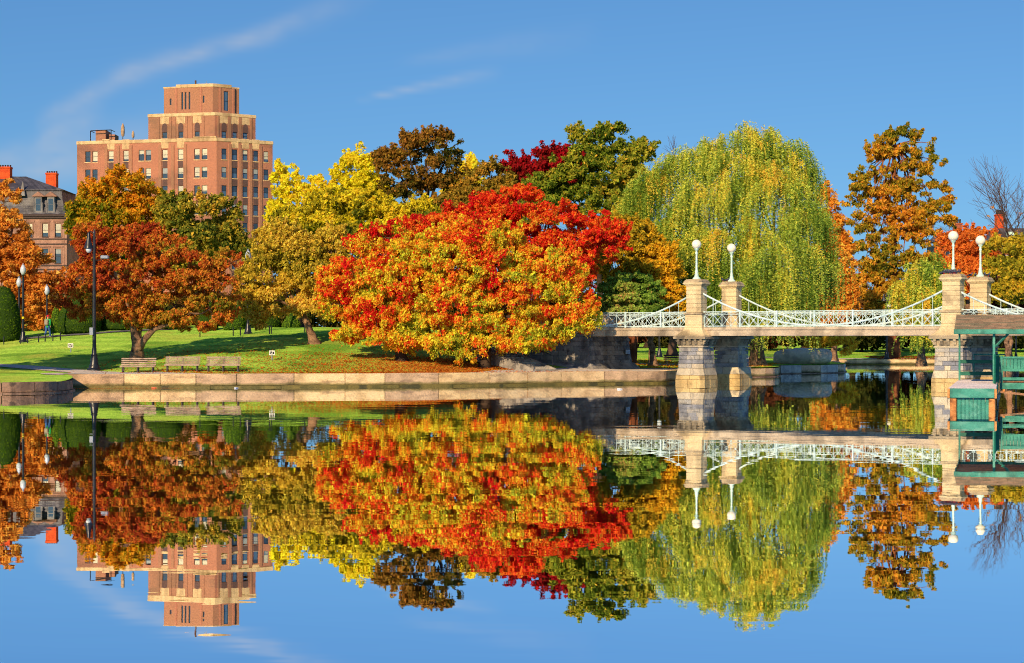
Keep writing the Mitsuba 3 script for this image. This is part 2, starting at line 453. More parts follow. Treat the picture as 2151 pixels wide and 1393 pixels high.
def ground_z(x, y):
    x, y = np.asarray(x, float), np.asarray(y, float)
    d = shapely.distance(flat, shapely.points(x, y))
    top = 3.25 + (1.15 - 3.25) * sstep(1.5, 9.5, x)
    top = np.where(y > 60, top, 1.0)
    # the leaf-strewn bank left of the bridge is gentler near the abutment
    z = 0.8 + top * np.interp(d, G_D, G_Z) * np.where(y > 60, 1 - 0.25 * sstep(-8, 4, x) * np.exp(-d / 14), 1)
    z = z - 0.2 * sstep(150, 205, y) * sstep(20, 40, x)
    z = z + 0.05 * (meshkit.noise(np.stack([x * 0.5, y * 0.5, x * 0], -1)) - 0.5) * sstep(2, 6, d)
    z = z - 0.22 * (1 - sstep(94.5, 104, y)) * (x < -18) * (y > 80)
    z = z + 0.42 * sstep(-23, -35, x) * sstep(100, 116, y) * (y < 400)
    return z + 0.05 * (meshkit.fbm(np.stack([x * 0.15, y * 0.15, x * 0], -1), 3) - 0.5) * sstep(0.5, 4, d)


def gz(x, y):
    return float(ground_z(np.array([x]), np.array([y]))[0])


def on_ground(px, D):
    x = WX(px, D)
    return np.array([x, D, gz(x, D)])


def sheet(poly, spacing, dz=0.0, extra=None):
    """a triangulated sheet over the polygon that follows the ground"""
    ring = []
    for g in getattr(poly, 'geoms', [poly]):
        for r in [g.exterior, *g.interiors]:
            c = r.segmentize(spacing * 0.6)
            ring.append(np.array(c.coords)[:-1])
    pts = np.vstack(ring)
    if extra is None:
        x0, y0, x1, y1 = poly.bounds
        gx, gy = np.meshgrid(np.arange(x0, x1, spacing), np.arange(y0, y1, spacing))
        extra = np.column_stack([gx.ravel(), gy.ravel()])
    inside = shapely.contains_xy(poly.buffer(-spacing * 0.3), extra[:, 0], extra[:, 1])
    pts = np.unique(np.round(np.vstack([pts, extra[inside]]), 4), axis=0)
    f = Delaunay(pts).simplices
    c = pts[f].mean(1)
    f = f[shapely.contains_xy(poly, c[:, 0], c[:, 1])]
    a, b, c = pts[f[:, 0]], pts[f[:, 1]], pts[f[:, 2]]
    cr = (b[:, 0] - a[:, 0]) * (c[:, 1] - a[:, 1]) - (b[:, 1] - a[:, 1]) * (c[:, 0] - a[:, 0])
    f = f[np.abs(cr) > 1e-7]
    cr = cr[np.abs(cr) > 1e-7]
    f = np.where((cr < 0)[:, None], f[:, ::-1], f)
    return trimesh.Trimesh(np.column_stack([pts, ground_z(pts[:, 0], pts[:, 1]) + dz]), f, process=False)


single('water', (np.array([[-97, 5, 0], [97, 5, 0], [97, 216, 0], [-97, 216, 0]], float), np.array([[0, 1, 2], [0, 2, 3]])), 'water_surface',
       'still lagoon water mirroring the trees, the bridge and the sky', 'water', kind='structure', uv=np.array([[0, 0], [194, 0], [194, 211], [0, 211]], float))
land_poly = Polygon([(-1500, -900), (1500, -900), (1500, 2600), (-1500, 2600)]).difference(lagoon)
gx, gy = np.meshgrid(np.arange(-60, 75, 1.0), np.arange(88, 240, 1.0))
g2x, g2y = np.meshgrid(np.arange(-150, 151, 8.0), np.arange(-40, 420, 8.0))
g3x, g3y = np.meshgrid(np.arange(-1400, 1401, 120.0), np.arange(-800, 2600, 120.0))
ex = np.vstack([np.column_stack([a.ravel(), b.ravel()]) for a, b in ((gx, gy), (g2x, g2y), (g3x, g3y))])


def land_sheet():
    ring = [np.array(r.segmentize(0.8).coords)[:-1] for r in [land_poly.exterior.segmentize(150)][:0]]
    pts = np.vstack([np.array(lagoon.exterior.segmentize(0.7).coords)[:-1], ex[~shapely.contains_xy(lagoon.buffer(0.5), ex[:, 0], ex[:, 1])], [(-1500, -900), (1500, -900), (1500, 2600), (-1500, 2600)]])
    pts = np.unique(np.round(pts, 4), axis=0)
    f = Delaunay(pts).simplices
    c = pts[f].mean(1)
    f = f[~shapely.contains_xy(lagoon, c[:, 0], c[:, 1])]
    a, b, c = pts[f[:, 0]], pts[f[:, 1]], pts[f[:, 2]]
    cr = (b[:, 0] - a[:, 0]) * (c[:, 1] - a[:, 1]) - (b[:, 1] - a[:, 1]) * (c[:, 0] - a[:, 0])
    f = np.where((cr < 0)[:, None], f[:, ::-1], f)
    return trimesh.Trimesh(np.column_stack([pts, ground_z(pts[:, 0], pts[:, 1])]), f, process=False)


single('lawn', land_sheet(), 'grass', 'green mown lawn sloping up from the lagoon, strewn with fallen leaves on the right', 'lawn', kind='structure', smooth=True)
# paved strip behind the wall, the path that leaves to the left, and paths on the far side
strip = LineString(main_shore).buffer(1.55, single_sided=False).difference(lagoon.buffer(0.35))
strip = strip.intersection(Polygon([(-40, 100), (12, 100), (24, 150), (6, 150), (-40, 125)]))
branch = LineString(curve([(-21, 109.0), (-26, 110.6), (-31, 114.0), (-37, 119.5), (-46, 127), (-60, 140)], 6)).buffer(1.7).difference(lagoon.buffer(0.35))
forecourt = Polygon([(-3.5, 112.2), (4, 116), (9.5, 118.2), (14, 128), (12, 131), (6, 124.5), (2, 119.5), (-1, 117.5)]).difference(lagoon.buffer(0.35))
corner_fill = Polygon([(-26.9, 107.0), (-20, 108.2), (-20, 109.5), (-25, 111.5), (-29.5, 112.0), (-27.6, 109.0)]).difference(lagoon.buffer(0.35))
walk = unary_union([strip, branch, forecourt, corner_fill]).buffer(0.05)
walk = max(getattr(walk, 'geoms', [walk]), key=lambda g: g.area)
single('path', sheet(walk, 0.5, 0.035), 'paving', 'grey paved path along the granite edge of the lagoon, turning off to the left', 'path', kind='structure', smooth=True)
far_walk = LineString(curve([(2, 142), (9, 141), (14, 143), (19, 150), (22, 165), (26, 190), (30, 214), (42, 216.5), (70, 217), (96, 217)], 6)).buffer(1.2).difference(lagoon.buffer(0.6))
single('path', sheet(far_walk, 1.0, 0.05), 'paving', 'pale path on the far side of the lagoon, seen under the bridge', 'path', kind='structure', smooth=True)
cross_walk = LineString([(-60, 141.8), (-42, 141.6), (-35, 141.9), (-28, 147)]).buffer(0.8)
single('path', sheet(cross_walk, 0.8, 0.05), 'asphalt', 'path along the crest of the lawn in front of the clipped hedges', 'path', kind='structure', smooth=True)


def band(seg, d0, d1):
    """the strip between d0 and d1 to the left of the line"""
    p = np.array(seg.segmentize(1.0).coords)
    t = np.gradient(p, axis=0)
    t /= np.linalg.norm(t, axis=1, keepdims=True)
    n = np.column_stack([-t[:, 1], t[:, 0]])
    return Polygon(np.vstack([p + n * d0, (p + n * d1)[::-1]])).buffer(0)


def wall_run(name, pts, label, top, foot_top, thick, mats, lengths, seed, inward=-1, foot='wet_granite', up_course=None):
    """a retaining wall of long granite blocks over a wet footing course; pts run with the lagoon on their right"""
    rng = np.random.default_rng(seed)
    line = LineString(pts)
    k = thing(name, label, 'wall')
    s = 0.0
    while s < line.length - 0.3:
        l = rng.uniform(*lengths)
        if line.length - s - l < 1.0:
            l = line.length - s
        seg = substring(line, s + 0.02, min(s + l, line.length) - 0.02)
        out = rng.uniform(-0.015, 0.02)
        poly = band(seg, 0.0, thick)
        poly = max(getattr(poly, 'geoms', [poly]), key=lambda g: g.area)
        if poly.area > 0.05:
            z1 = top + rng.uniform(-0.012, 0.012)
            m = trimesh.creation.extrude_polygon(poly.simplify(0.01), z1 - foot_top - 0.015, engine='earcut')
            m.apply_translation([0, 0, foot_top + 0.015])
            n = np.array([seg.coords[-1][1] - seg.coords[0][1], -(seg.coords[-1][0] - seg.coords[0][0])])
            n /= np.linalg.norm(n) + 1e-9
            m.apply_translation([n[0] * out, n[1] * out, 0])
            part(k, 'stone_block', m, mats[rng.integers(len(mats))])
        s += l
    s = -0.01
    while s < line.length - 0.3:
        l = rng.uniform(lengths[0] * 1.1, lengths[1] * 1.3)
        if line.length - s - l < 1.5:
            l = line.length - s
        seg = substring(line, max(s, 0) + 0.015, min(s + l, line.length) - 0.015)
        poly = band(seg, -0.13, thick)
        poly = max(getattr(poly, 'geoms', [poly]), key=lambda g: g.area)
        if poly.area > 0.05:
            h = foot_top + rng.uniform(-0.015, 0.015) + 0.9
            m = trimesh.creation.extrude_polygon(poly.simplify(0.01), h, engine='earcut')
            m.apply_translation([0, 0, -0.9])
            part(k, 'footing_stone', m, foot)
        s += l
    return k


wall_run('granite_wall', near_shore[10:], 'low dark granite wall round the grassy corner at the far left', 0.63, 0.09, 0.55, ['dark_granite'], (1.5, 2.6), 3, foot='dark_granite')
wall_run('granite_wall', main_shore, 'long pale granite retaining wall below the benches and the orange tree', 0.85, 0.13, 0.5, ['granite_a', 'granite_b', 'granite_c', 'granite_b'], (2.1, 3.7), 5)
wall_run('granite_wall', corner_shore, 'short brown granite wall with a rounded corner just right of the left piers', 0.70, 0.06, 0.5, ['granite_c', 'granite_a'], (1.5, 2.1), 6, foot='dark_granite')
wall_run('granite_wall', rock_shore, 'shaded granite wall in front of the long boulder', 0.75, 0.06, 0.5, ['granite_c', 'grey_block_a'], (2.0, 3.0), 7, foot='dark_granite')
wall_run('granite_wall', far_shore, 'far tan granite wall at the back of the lagoon, under the middle of the bridge', 0.62, 0.03, 0.5, ['granite_a', 'granite_b'], (3.5, 6.5), 8)

# ------------------------------------------------------------------ the footbridge
SPAN, REAR = 17.7, 5.6
BR = Frame((12.5, 118.0), (0.848, -0.530))
bridge = thing('footbridge', 'stone and white iron footbridge crossing the lagoon on four square stone piers', 'bridge')


def tapered(z0, z1, s0, s1):
    return loft([(z0, rect(*s0)), (z1, rect(*s1))])


def course_blocks(key, z0, z1, size, cuts, mats, rng, gap=0.012, proud=0.02, inner=0.12):
    """one course of a square pier: blocks all the way round. size = (width, depth) at z0 and z1"""
    (a0, b0), (a1, b1) = size
    g = gap
    for side in range(4):
        L0, L1 = (a0, a1) if side % 2 == 0 else (b0, b1)
        D0, D1 = (b0, b1) if side % 2 == 0 else (a0, a1)
        c = [0.0, *sorted(np.clip(np.asarray(cuts) + rng.uniform(-0.1, 0.1, len(cuts)), 0.1, 0.9)), 1.0] if len(cuts) else [0.0, 1.0]
        for u0, u1 in zip(c[:-1], c[1:]):
            pr = rng.uniform(0, proud)
            last, first = u1 == 1.0, u0 == 0.0
            def quad(L, D, z):
                x0, x1 = -L / 2 + u0 * L + (0 if first else g), -L / 2 + u1 * L - (0 if last else g)
                if side % 2 == 1:           # side blocks butt between the front and back ones
                    x0, x1 = max(x0, -L / 2 + inner * 2 + g), min(x1, L / 2 - inner * 2 - g)
                p = np.array([[x0, -D / 2 - pr], [x1, -D / 2 - pr], [x1, -D / 2 + 2 * inner], [x0, -D / 2 + 2 * inner]])
                an = side * np.pi / 2
                R = np.array([[np.cos(an), -np.sin(an)], [np.sin(an), np.cos(an)]])
                return p @ R.T
            if u1 - u0 > 0.04:
                yield loft([(z0 + g, quad(L0, D0, z0)), (z1 - g, quad(L1, D1, z1))])


def add_pier(ca, cb, seed, name_label):
    rng = np.random.default_rng(seed)
    P = Frame(BR.pt(ca, cb, 0)[:2], BR.d)
    k = part(bridge, 'pier', P(tapered(-0.8, 2.46, (1.86, 1.7), (1.44, 1.4))), 'grey_block_c', label=name_label)

    def sub(n, m, b, **kw):
        return part(k, n, P(m), b, **kw)
    base = [((2.2, 2.0), (2.18, 1.98), -0.6, 0.29), ((2.16, 1.96), (2.14, 1.94), 0.29, 0.58)]
    for s0, s1, z0, z1 in base:
        for m in course_blocks(k, z0, z1, (s0, s1), [0.5] if z1 > 0.5 else [0.36, 0.7], ['pier_ochre'], rng):
            sub('stone_block', m, 'pier_ochre')
    for m in course_blocks(k, 0.58, 1.06, ((2.12, 1.94), (1.88, 1.86)), [0.45], None, rng):
        sub('stone_block', m, 'grey_block_c' if rng.random() < 0.7 else 'grey_block_a')
    zs = [1.06, 1.36, 1.64, 1.92, 2.2, 2.45]
    for i in range(5):
        w0, w1 = 1.83 - 0.09 * i / 5, 1.83 - 0.09 * (i + 1) / 5
        cuts = [[0.4, 0.75], [0.3, 0.62], [0.5], [0.25, 0.6, 0.82], [0.35, 0.7]][(i + seed) % 5]
        for m in course_blocks(k, zs[i], zs[i + 1], ((w0, w0 - 0.02), (w1, w1 - 0.02)), cuts, None, rng):
            sub('stone_block', m, ['grey_block_b', 'grey_block_a', 'grey_block_c', 'grey_block_a', 'grey_block_b'][rng.integers(5)])
    sub('moulding', cbox(-0.95, 0.95, -0.94, 0.94, 2.462, 2.56, 0.02), 'grey_block_c')
    sub('frieze', cbox(-0.9, 0.9, -0.89, 0.89, 2.56, 3.02, 0.01), 'pier_cap')
    for side in range(4):
        R = trimesh.transformations.rotation_matrix(side * np.pi / 2, [0, 0, 1])
        for j in range(5):
            x = -0.84 + 1.68 * j / 4
            pr = np.array([[-0.9, 2.66], [-0.98, 2.64], [-1.02, 2.72], [-1.0, 2.8], [-1.1, 2.86], [-1.12, 3.0], [-0.9, 3.0]])
            m = trimesh.creation.extrude_polygon(Polygon(pr), 0.17, engine='earcut')
            v = np.array(m.vertices)
            m.vertices = np.column_stack([v[:, 2] - 0.085 + x, v[:, 0], v[:, 1]])
            m.fix_normals()
            m.apply_transform(R)
            sub('bracket', m, 'pier_cap')
    sub('slab', loft([(3.02, rect(2.36, 2.32)), (3.16, rect(2.4, 2.36)), (3.19, rect(2.3, 2.26)), (3.25, rect(2.26, 2.22))]), 'pier_cap')
    h = np.linspace(0, 1, 7)
    sub('skirt', loft([(3.25 + 0.55 * t, rect(2.2 - 0.9 * (1 - (1 - t) ** 1.7), 2.16 - 1.08 * (1 - (1 - t) ** 1.7))) for t in h]), 'pier_cream')
    sub('pedestal', cat_([cbox(-0.64, 0.64, -0.53, 0.53, 3.8, 3.95, 0.02), cbox(-0.6, 0.6, -0.49, 0.49, 3.95, 4.66, 0.01)]), 'pier_cream')
    for side, (wd, dp) in enumerate([(1.2, 0.98), (0.98, 1.2), (1.2, 0.98), (0.98, 1.2)]):   # raised borders round a sunk panel
        R = trimesh.transformations.rotation_matrix(side * np.pi / 2, [0, 0, 1])
        y = -dp / 2
        ms = [cbox(-wd / 2 + .005, wd / 2 - .005, y - 0.035, y + 0.02, 4.0, 4.13, 0.008), cbox(-wd / 2 + .005, wd / 2 - .005, y - 0.035, y + 0.02, 4.52, 4.65, 0.008),
              cbox(-wd / 2 + .005, -wd / 2 + 0.2, y - 0.032, y + 0.02, 4.13, 4.52, 0.008), cbox(wd / 2 - 0.2, wd / 2 - .005, y - 0.032, y + 0.02, 4.13, 4.52, 0.008)]
        m = cat_(ms)
        m.apply_transform(R)
        sub('panel_border', m, 'pier_cream')
    sub('string_course', cbox(-0.7, 0.7, -0.6, 0.6, 4.66, 4.8, 0.03), 'pier_cap')
    for i in range(6):
        z0 = 4.8 + i * 0.3
        sub('shaft_course', cbox(-0.56, 0.56, -0.465, 0.465, z0 + 0.022, z0 + 0.3, 0.02), 'pier_cream')
    sub('shaft_core', box(-0.525, 0.525, -0.43, 0.43, 4.8, 6.6), 'pier_cap')
    sub('cornice', cat_([cbox(-0.59, 0.59, -0.5, 0.5, 6.602, 6.66, 0.01), cbox(-0.66, 0.66, -0.57, 0.57, 6.66, 6.72, 0.015), cbox(-0.73, 0.73, -0.64, 0.64, 6.72, 6.83, 0.02)]), 'pier_cream')
    sub('cap', loft([(6.83, rect(1.36, 1.18)), (6.93, rect(1.34, 1.16)), (7.06, rect(1.08, 0.9))]), 'pier_cap')
    return P


pier_at = [(0, 0, 'left front pier, first stone pier from the left abutment'), (0, REAR, 'left rear pier, its foot in the shade of the deck'),
           (SPAN, 0, 'right front pier, partly behind the green boat dock'), (SPAN, REAR, 'right rear pier, partly hidden by the dock roof')]
pier_frames = [add_pier(a, b, 21 + i, l) for i, (a, b, l) in enumerate(pier_at)]

A0, A1 = -8.3, SPAN + 8.3
part(bridge, 'deck', BR(cat_([box(A0, A1, 0.12, REAR - 0.12, 3.35, 3.72)])), 'deck_concrete')
for w0, sgn in ((-0.16, -1), (REAR + 0.16, 1)):
    for i, (a0, a1) in enumerate([(A0, 0), (0, SPAN), (SPAN, A1)]):
        e = 0.004
        beam = cat_([cbox(a0 + e, a1 - e, w0, w0 - sgn * 0.3, 3.22, 3.62, 0.02), cbox(a0 + e, a1 - e, w0 + sgn * 0.07, w0 - sgn * 0.32, 3.622, 3.8, 0.025), cbox(a0 + e, a1 - e, w0 + sgn * 0.025, w0 - sgn * 0.2, 3.56, 3.618, 0.012)])
        part(bridge, 'deck_beam', BR(beam), 'deck_concrete')


def cable_z(a):
    if a < 0:
        t = (a - A0) / (-0.45 - A0)
        return 3.9 + 2.05 * t ** 2
    if a > SPAN:
        t = (A1 - a) / (A1 - SPAN - 0.45)
        return 3.9 + 2.05 * t ** 2
    t = (a - SPAN / 2) / (SPAN / 2 - 0.5)
    return 3.9 + 2.2 * t ** 2


BAY = 0.668
for w in (-0.1, REAR + 0.1):
    for a0, a1 in ((A0 + 0.15, -0.62), (0.62, SPAN - 0.62), (SPAN + 0.62, A1 - 0.15)):
        rail = part(bridge, 'railing', BR(cat_([box(a0, a1, w - 0.03, w + 0.03, 4.82, 4.87), box(a0, a1, w - 0.02, w + 0.02, 3.87, 3.91), box(a0, a1, w - 0.013, w + 0.013, 4.66, 4.685)])), 'white_iron')
        n = int(round((a1 - a0) / BAY))
        st = (a1 - a0) / n
        for i in range(n + 1):
            a = a0 + i * st
            heavy = i % 4 == 0 or i == n
            if heavy:
                part(rail, 'post', BR(cbox(a - 0.05, a + 0.05, w - 0.05, w + 0.05, 3.8, 4.9, 0.01)), 'white_iron')
            top = max(cable_z(a) if not (-0.45 < a < 0.5 or SPAN - 0.5 < a < SPAN + 0.45) else 4.84, 3.92)
            if a0 + 0.1 < a < a1 - 0.1:
                part(rail, 'hanger', BR(tube([[a, w, 3.8], [a, w, max(top, 4.83) if not heavy else max(top, 4.9)]], 0.019, 6)), 'white_iron')
            if i < n:
                z0, z1 = 3.9, 4.67
                ms = []
                for x0, x1 in ((0.0, 1.0), (1.0, 0.0), (0.0, 0.5), (0.5, 1.0), (0.5, 0.0), (1.0, 0.5)):
                    if abs(x1 - x0) == 1.0:
                        ms.append(bar([a + x0 * st, w, z0], [a + x1 * st, w, z1], 0.026))
                zm = (z0 + z1) / 2
                ms.append(ball([a + st / 2, w, zm], 0.062, 1, (1, 1, 1)))
                ms += [bar([a + st / 4, w, 4.68], [a, w, 4.82], 0.014), bar([a + st / 4, w, 4.68], [a + st / 2, w, 4.82], 0.018), bar([a + 3 * st / 4, w, 4.68], [a + st / 2, w, 4.82], 0.018), bar([a + 3 * st / 4, w, 4.68], [a + st, w, 4.82], 0.018)]
                part(rail, 'lattice_panel', BR(cat_(ms)), 'white_iron')
    for a0, a1 in ((A0, -0.4), (0.45, SPAN - 0.45), (SPAN + 0.4, A1)):
        aa = np.linspace(a0, a1, 33)
        part(bridge, 'suspension_chain', BR(tube([[a, w, cable_z(a)] for a in aa], 0.062, 8)), 'white_iron', smooth=40)

for i, (a, b, l) in enumerate(pier_at):
    side = ['on the left front pier', 'on the left rear pier', 'on the right front pier', 'on the right rear pier']
    k = thing('bridge_lamp', f'white globe lamp on a pale iron post {side[i]}', 'lamp', 'globe lamps on the bridge piers')
    P = pier_frames[i]
    # the post
    part(k, 'post', P(lathe([(0.26, 7.06), (0.27, 7.1), (0.25, 7.16), (0.17, 7.22), (0.13, 7.34), (0.11, 7.5), (0.105, 7.56), (0.12, 7.6), (0.085, 7.66), (0.07, 8.0), (0.062, 8.75), (0.1, 8.8), (0.1, 8.84), (0.07, 8.9), (0.075, 9.0), (0.14, 9.07), (0.16, 9.12), (0.12, 9.15)], 14)), 'mint_iron', smooth=50)
    part(k, 'globe', P(ball([0, 0, 9.43], 0.315, 4)), 'opal_glass', smooth=True)

# the left abutment: battered walls of coursed blocks under and beside the deck end
ab = part(bridge, 'abutment', BR(cat_([loft([(0.3, rect(5.9, 6.5, A0 - 2.6, 2.75)), (3.2, rect(5.3, 6.1, A0 - 2.72, 2.75))])])), 'abutment_block_b', label='left abutment of dark coursed stone, dappled with shade')
rng_ab = np.random.default_rng(77)
zc = np.linspace(0.55, 3.2, 9)
for c in range(8):
    z0, z1 = zc[c], zc[c + 1]
    def half(z): return 2.95 - 0.3 * (z - 0.3) / 2.9, 3.25 - 0.2 * (z - 0.3) / 2.9
    for side in ('front', 'inner'):
        L = 5.4 if side == 'front' else 6.0
        u = 0.0
        while u < L - 0.05:
            l = min(rng_ab.uniform(0.45, 1.05), L - u)
            if L - u - l < 0.3: l = L - u
            pr = rng_ab.uniform(0.02, 0.07)
            (ha0, hb0), (ha1, hb1) = half(z0), half(z1)
            secs = []
            for z, ha, hb, ca in ((z0 + 0.012, ha0, hb0, A0 - 2.6), (z1 - 0.012, ha1, hb1, A0 - 2.68)):
                if side == 'front':
                    x0, x1 = ca - ha + u + 0.012, ca - ha + u + l - 0.012
                    x1 = min(x1, ca + ha + 0.02)
                    y = 2.75 - hb
                    secs.append((z, np.array([[x0, y - pr], [x1, y - pr], [x1, y + 0.2], [x0, y + 0.2]])))
                else:
                    y0, y1 = 2.75 - hb + u + 0.012 + (0.22 if u == 0 else 0), 2.75 - hb + u + l - 0.012
                    x = ca + ha
                    secs.append((z, np.array([[x - 0.2, y0], [x + pr, y0], [x + pr, y1], [x - 0.2, y1]])))
            if np.ptp(secs[0][1][:, 0]) > 0.05 and np.ptp(secs[0][1][:, 1]) > 0.05:
                part(ab, 'stone_block', BR(loft(secs)), ['abutment_block_a', 'abutment_block_b'][int(rng_ab.random() < 0.45)])
            u += l
part(ab, 'apron', BR(loft([(0.3, rect(7.0, 7.6, A0 - 2.4, 2.5)), (0.9, rect(6.6, 7.0, A0 - 2.5, 2.6)), (1.3, rect(5.9, 6.5, A0 - 2.6, 2.75))])), 'abutment_block_a')
part(ab, 'impost', BR(cbox(A0 - 5.3, A0 + 0.3, -0.32, REAR + 0.2, 3.2, 3.42, 0.04)), 'abutment_block_a')
part(ab, 'landing', BR(cbox(A0 - 5.6, A0 - 0.01, -0.36, REAR + 0.3, 3.422, 3.8, 0.03)), 'deck_concrete')
for w in (0.0, REAR):
    part(ab, 'parapet', BR(cat_([cbox(A0 - 4.8, A0 - 0.02, w - 0.2, w + 0.2, 3.802, 4.7, 0.02), cbox(A0 - 4.85, A0 + 0.02, w - 0.27, w + 0.27, 4.702, 4.86, 0.03)])), 'pier_cream')
    part(ab, 'pedestal', BR(cat_([cbox(A0 - 5.5, A0 - 4.86, w - 0.34, w + 0.34, 3.802, 4.9, 0.02), cbox(A0 - 5.56, A0 - 4.8, w - 0.4, w + 0.4, 4.902, 5.08, 0.04)])), 'dark_granite')
    # a small lamp on the abutment pedestal, half hidden by the orange tree
    P = Frame(BR.pt(A0 - 5.18, w, 0)[:2], BR.d)
    if w == 0.0:
        k = thing('bridge_lamp', 'globe lamp on the abutment pedestal half hidden in the orange tree', 'lamp')
        part(k, 'post', P(lathe([(0.22, 5.08), (0.2, 5.2), (0.09, 5.35), (0.06, 5.6), (0.055, 6.4), (0.1, 6.46), (0.12, 6.55)], 12)), 'mint_iron', smooth=50)
        part(k, 'globe', P(ball([0, 0, 6.8], 0.27, 3)), 'opal_glass', smooth=True)
part(ab, 'name_plaque', BR(box(A0 + 0.30, A0 + 0.34, 4.75, 5.35, 1.95, 2.25)), 'plaque', label='pale blue plaque on the shaded inner face')
# right abutment (beyond the frame, carries the right span)
part(bridge, 'abutment', BR(cat_([loft([(0.0, rect(4.6, 6.5, A1 + 2.2, 2.75)), (3.2, rect(4.2, 6.1, A1 + 2.2, 2.75))]), box(A1, A1 + 4.4, -0.3, REAR + 0.3, 3.2, 3.8)])), 'abutment_block_a')

# sloping stone apron with an iron handrail beside the abutment (a ramp down from the bridge)
rk = thing('stone_ramp', 'sloping grey stone ramp beside the bridge abutment under the orange tree', 'ramp')
r0, r1 = np.array([2.2, 117.6]), np.array([-2.6, 123.2])
RF = Frame(r0, r1 - r0)
LR = float(np.linalg.norm(r1 - r0))
nstep = 12
for i in range(nstep):
    a0, a1 = LR * i / nstep, LR * (i + 1) / nstep
    z = 0.82 + 1.9 * (i + 1) / nstep
    part(rk, 'paving_slab', RF(cbox(a0 + 0.008, a1 - 0.008, -0.9, 0.9, z - 1.0, z, 0.015)), ['abutment_block_a', 'grey_block_a'][i % 2])
for side in (-0.98, 0.98):
    part(rk, 'kerb', RF(trimesh.convex.convex_hull(np.array([[a, side + s, z] for s in (-0.07, 0.07) for a, z in ((0, 0.4), (0, 1.02), (LR, 2.0), (LR, 2.92))]))), 'abutment_block_a')
    hr = [RF.pt(a, side, 0.98 + 1.9 * a / LR + 0.85) for a in np.linspace(0.3, LR - 0.2, 6)]
    part(rk, 'handrail', tube(hr, 0.025, 6), 'black_iron')
    for q in hr[::2]:
        part(rk, 'rail_post', tube([q - [0, 0, 0.95], q], 0.025, 6), 'black_iron')

# ------------------------------------------------------------------ the boat dock
DK = Frame((18.4, 73.5), (0.962, -0.273), (0.273, 0.962))
dk = thing('boat_dock', 'teal painted wooden boat dock standing on piles in the lagoon', 'dock')
rd = np.random.default_rng(31)
for i in range(62):
    v = i * 0.28
    part(dk, 'deck_board', DK(cbox(0, 1.95, v + 0.012, v + 0.27, 0.86, 0.90 + rd.uniform(-0.004, 0.004), 0.006)), 'deck_boards')
for u in (0.02, 1.93):
    part(dk, 'joist', DK(cbox(u - 0.04, u + 0.04, 0.02, 17.3, 0.46, 0.858, 0.01)), 'teal_paint')
part(dk, 'fascia', DK(cbox(0.07, 1.88, -0.05, 0.02, 0.5, 0.895, 0.012)), 'teal_paint')
part(dk, 'corner_post', DK(cbox(-0.03, 0.068, -0.06, 0.05, 0.48, 0.885, 0.01)), 'pile_wood')
part(dk, 'corner_post', DK(cbox(1.882, 1.98, -0.06, 0.05, 0.48, 0.885, 0.01)), 'pile_wood')
for i in range(8):
    u = 0.36 + i * 0.163
    part(dk, 'skirt_board', DK(cbox(u + 0.006, u + 0.157, 0.16, 0.2, -0.5, 0.5, 0.012)), 'teal_paint')
part(dk, 'skirt_rail', DK(cbox(0.3, 1.7, 0.205, 0.27, -0.05, 0.1, 0.01)), 'teal_dark')
for u, v in ((0.2, 0.18), (1.78, 0.18), (0.2, 6), (1.78, 6), (0.2, 11.5), (1.78, 11.5), (0.2, 16.8), (1.78, 16.8)):
    part(dk, 'pile', DK(cbox(u - 0.13, u + 0.13, v - 0.12, v + 0.12, -1.2, 0.852, 0.03)), 'pile_wood')
# the wing to the right
for i in range(28):
    v = 9.62 + i * 0.28
    part(dk, 'wing_board', DK(cbox(2.06, 16.0, v + 0.012, v + 0.27, 0.86, 0.90 + rd.uniform(-0.004, 0.004), 0.006)), 'brown_board')
part(dk, 'wing_fascia', DK(cbox(2.06, 16.0, 9.5, 9.6, 0.62, 0.92, 0.012)), 'teal_paint')
for i in range(6):
    for v in (9.8, 14, 17.2):
        part(dk, 'pile', DK(cbox(2.4 + i * 2.6, 2.62 + i * 2.6, v - 0.11, v + 0.11, -1.2, 0.852, 0.03)), 'brown_board')
for u in (2.14, 3.56, 4.96, 6.36):
    part(dk, 'fence_post', DK(cbox(u - 0.06, u + 0.06, 9.52, 9.64, 0.922, 2.42 if u > 3 else 2.2, 0.012)), 'teal_paint')
for u0, u1 in ((2.21, 3.49), (3.63, 4.89), (5.03, 6.29)):
    part(dk, 'fence_rail', DK(cbox(u0, u1, 9.53, 9.61, 2.06, 2.16, 0.01)), 'teal_paint')
    part(dk, 'fence_rail', DK(cbox(u0, u1, 9.53, 9.61, 1.46, 1.58, 0.01)), 'teal_paint')
    part(dk, 'fence_rail', DK(cbox(u0, u1, 9.53, 9.61, 1.04, 1.18, 0.01)), 'teal_paint')
    n = 8
    for i in range(n):
        a = u0 + (u1 - u0) * i / n
        part(dk, 'fence_board', DK(cbox(a + 0.006, a + (u1 - u0) / n - 0.006, 9.615, 9.65, 1.5, 2.12, 0.01)), 'teal_paint')
# gate leaf standing open at the corner
gate = part(dk, 'gate', DK(cat_([bar([1.86, 7.3, 2.2], [2.02, 9.4, 2.2], 0.05), bar([1.86, 7.3, 1.0], [2.02, 9.4, 1.0], 0.05), bar([1.86, 7.3, 0.92], [1.86, 7.3, 2.28], 0.055), bar([2.02, 9.4, 0.92], [2.02, 9.4, 2.28], 0.055)])), 'teal_dark', label='dark green barred gate standing open')
for i in range(1, 9):
    t = i / 9
    part(gate, 'gate_bar', DK(bar([1.86 + 0.16 * t, 7.3 + 2.1 * t, 1.0], [1.86 + 0.16 * t, 7.3 + 2.1 * t, 2.2], 0.03)), 'teal_dark')
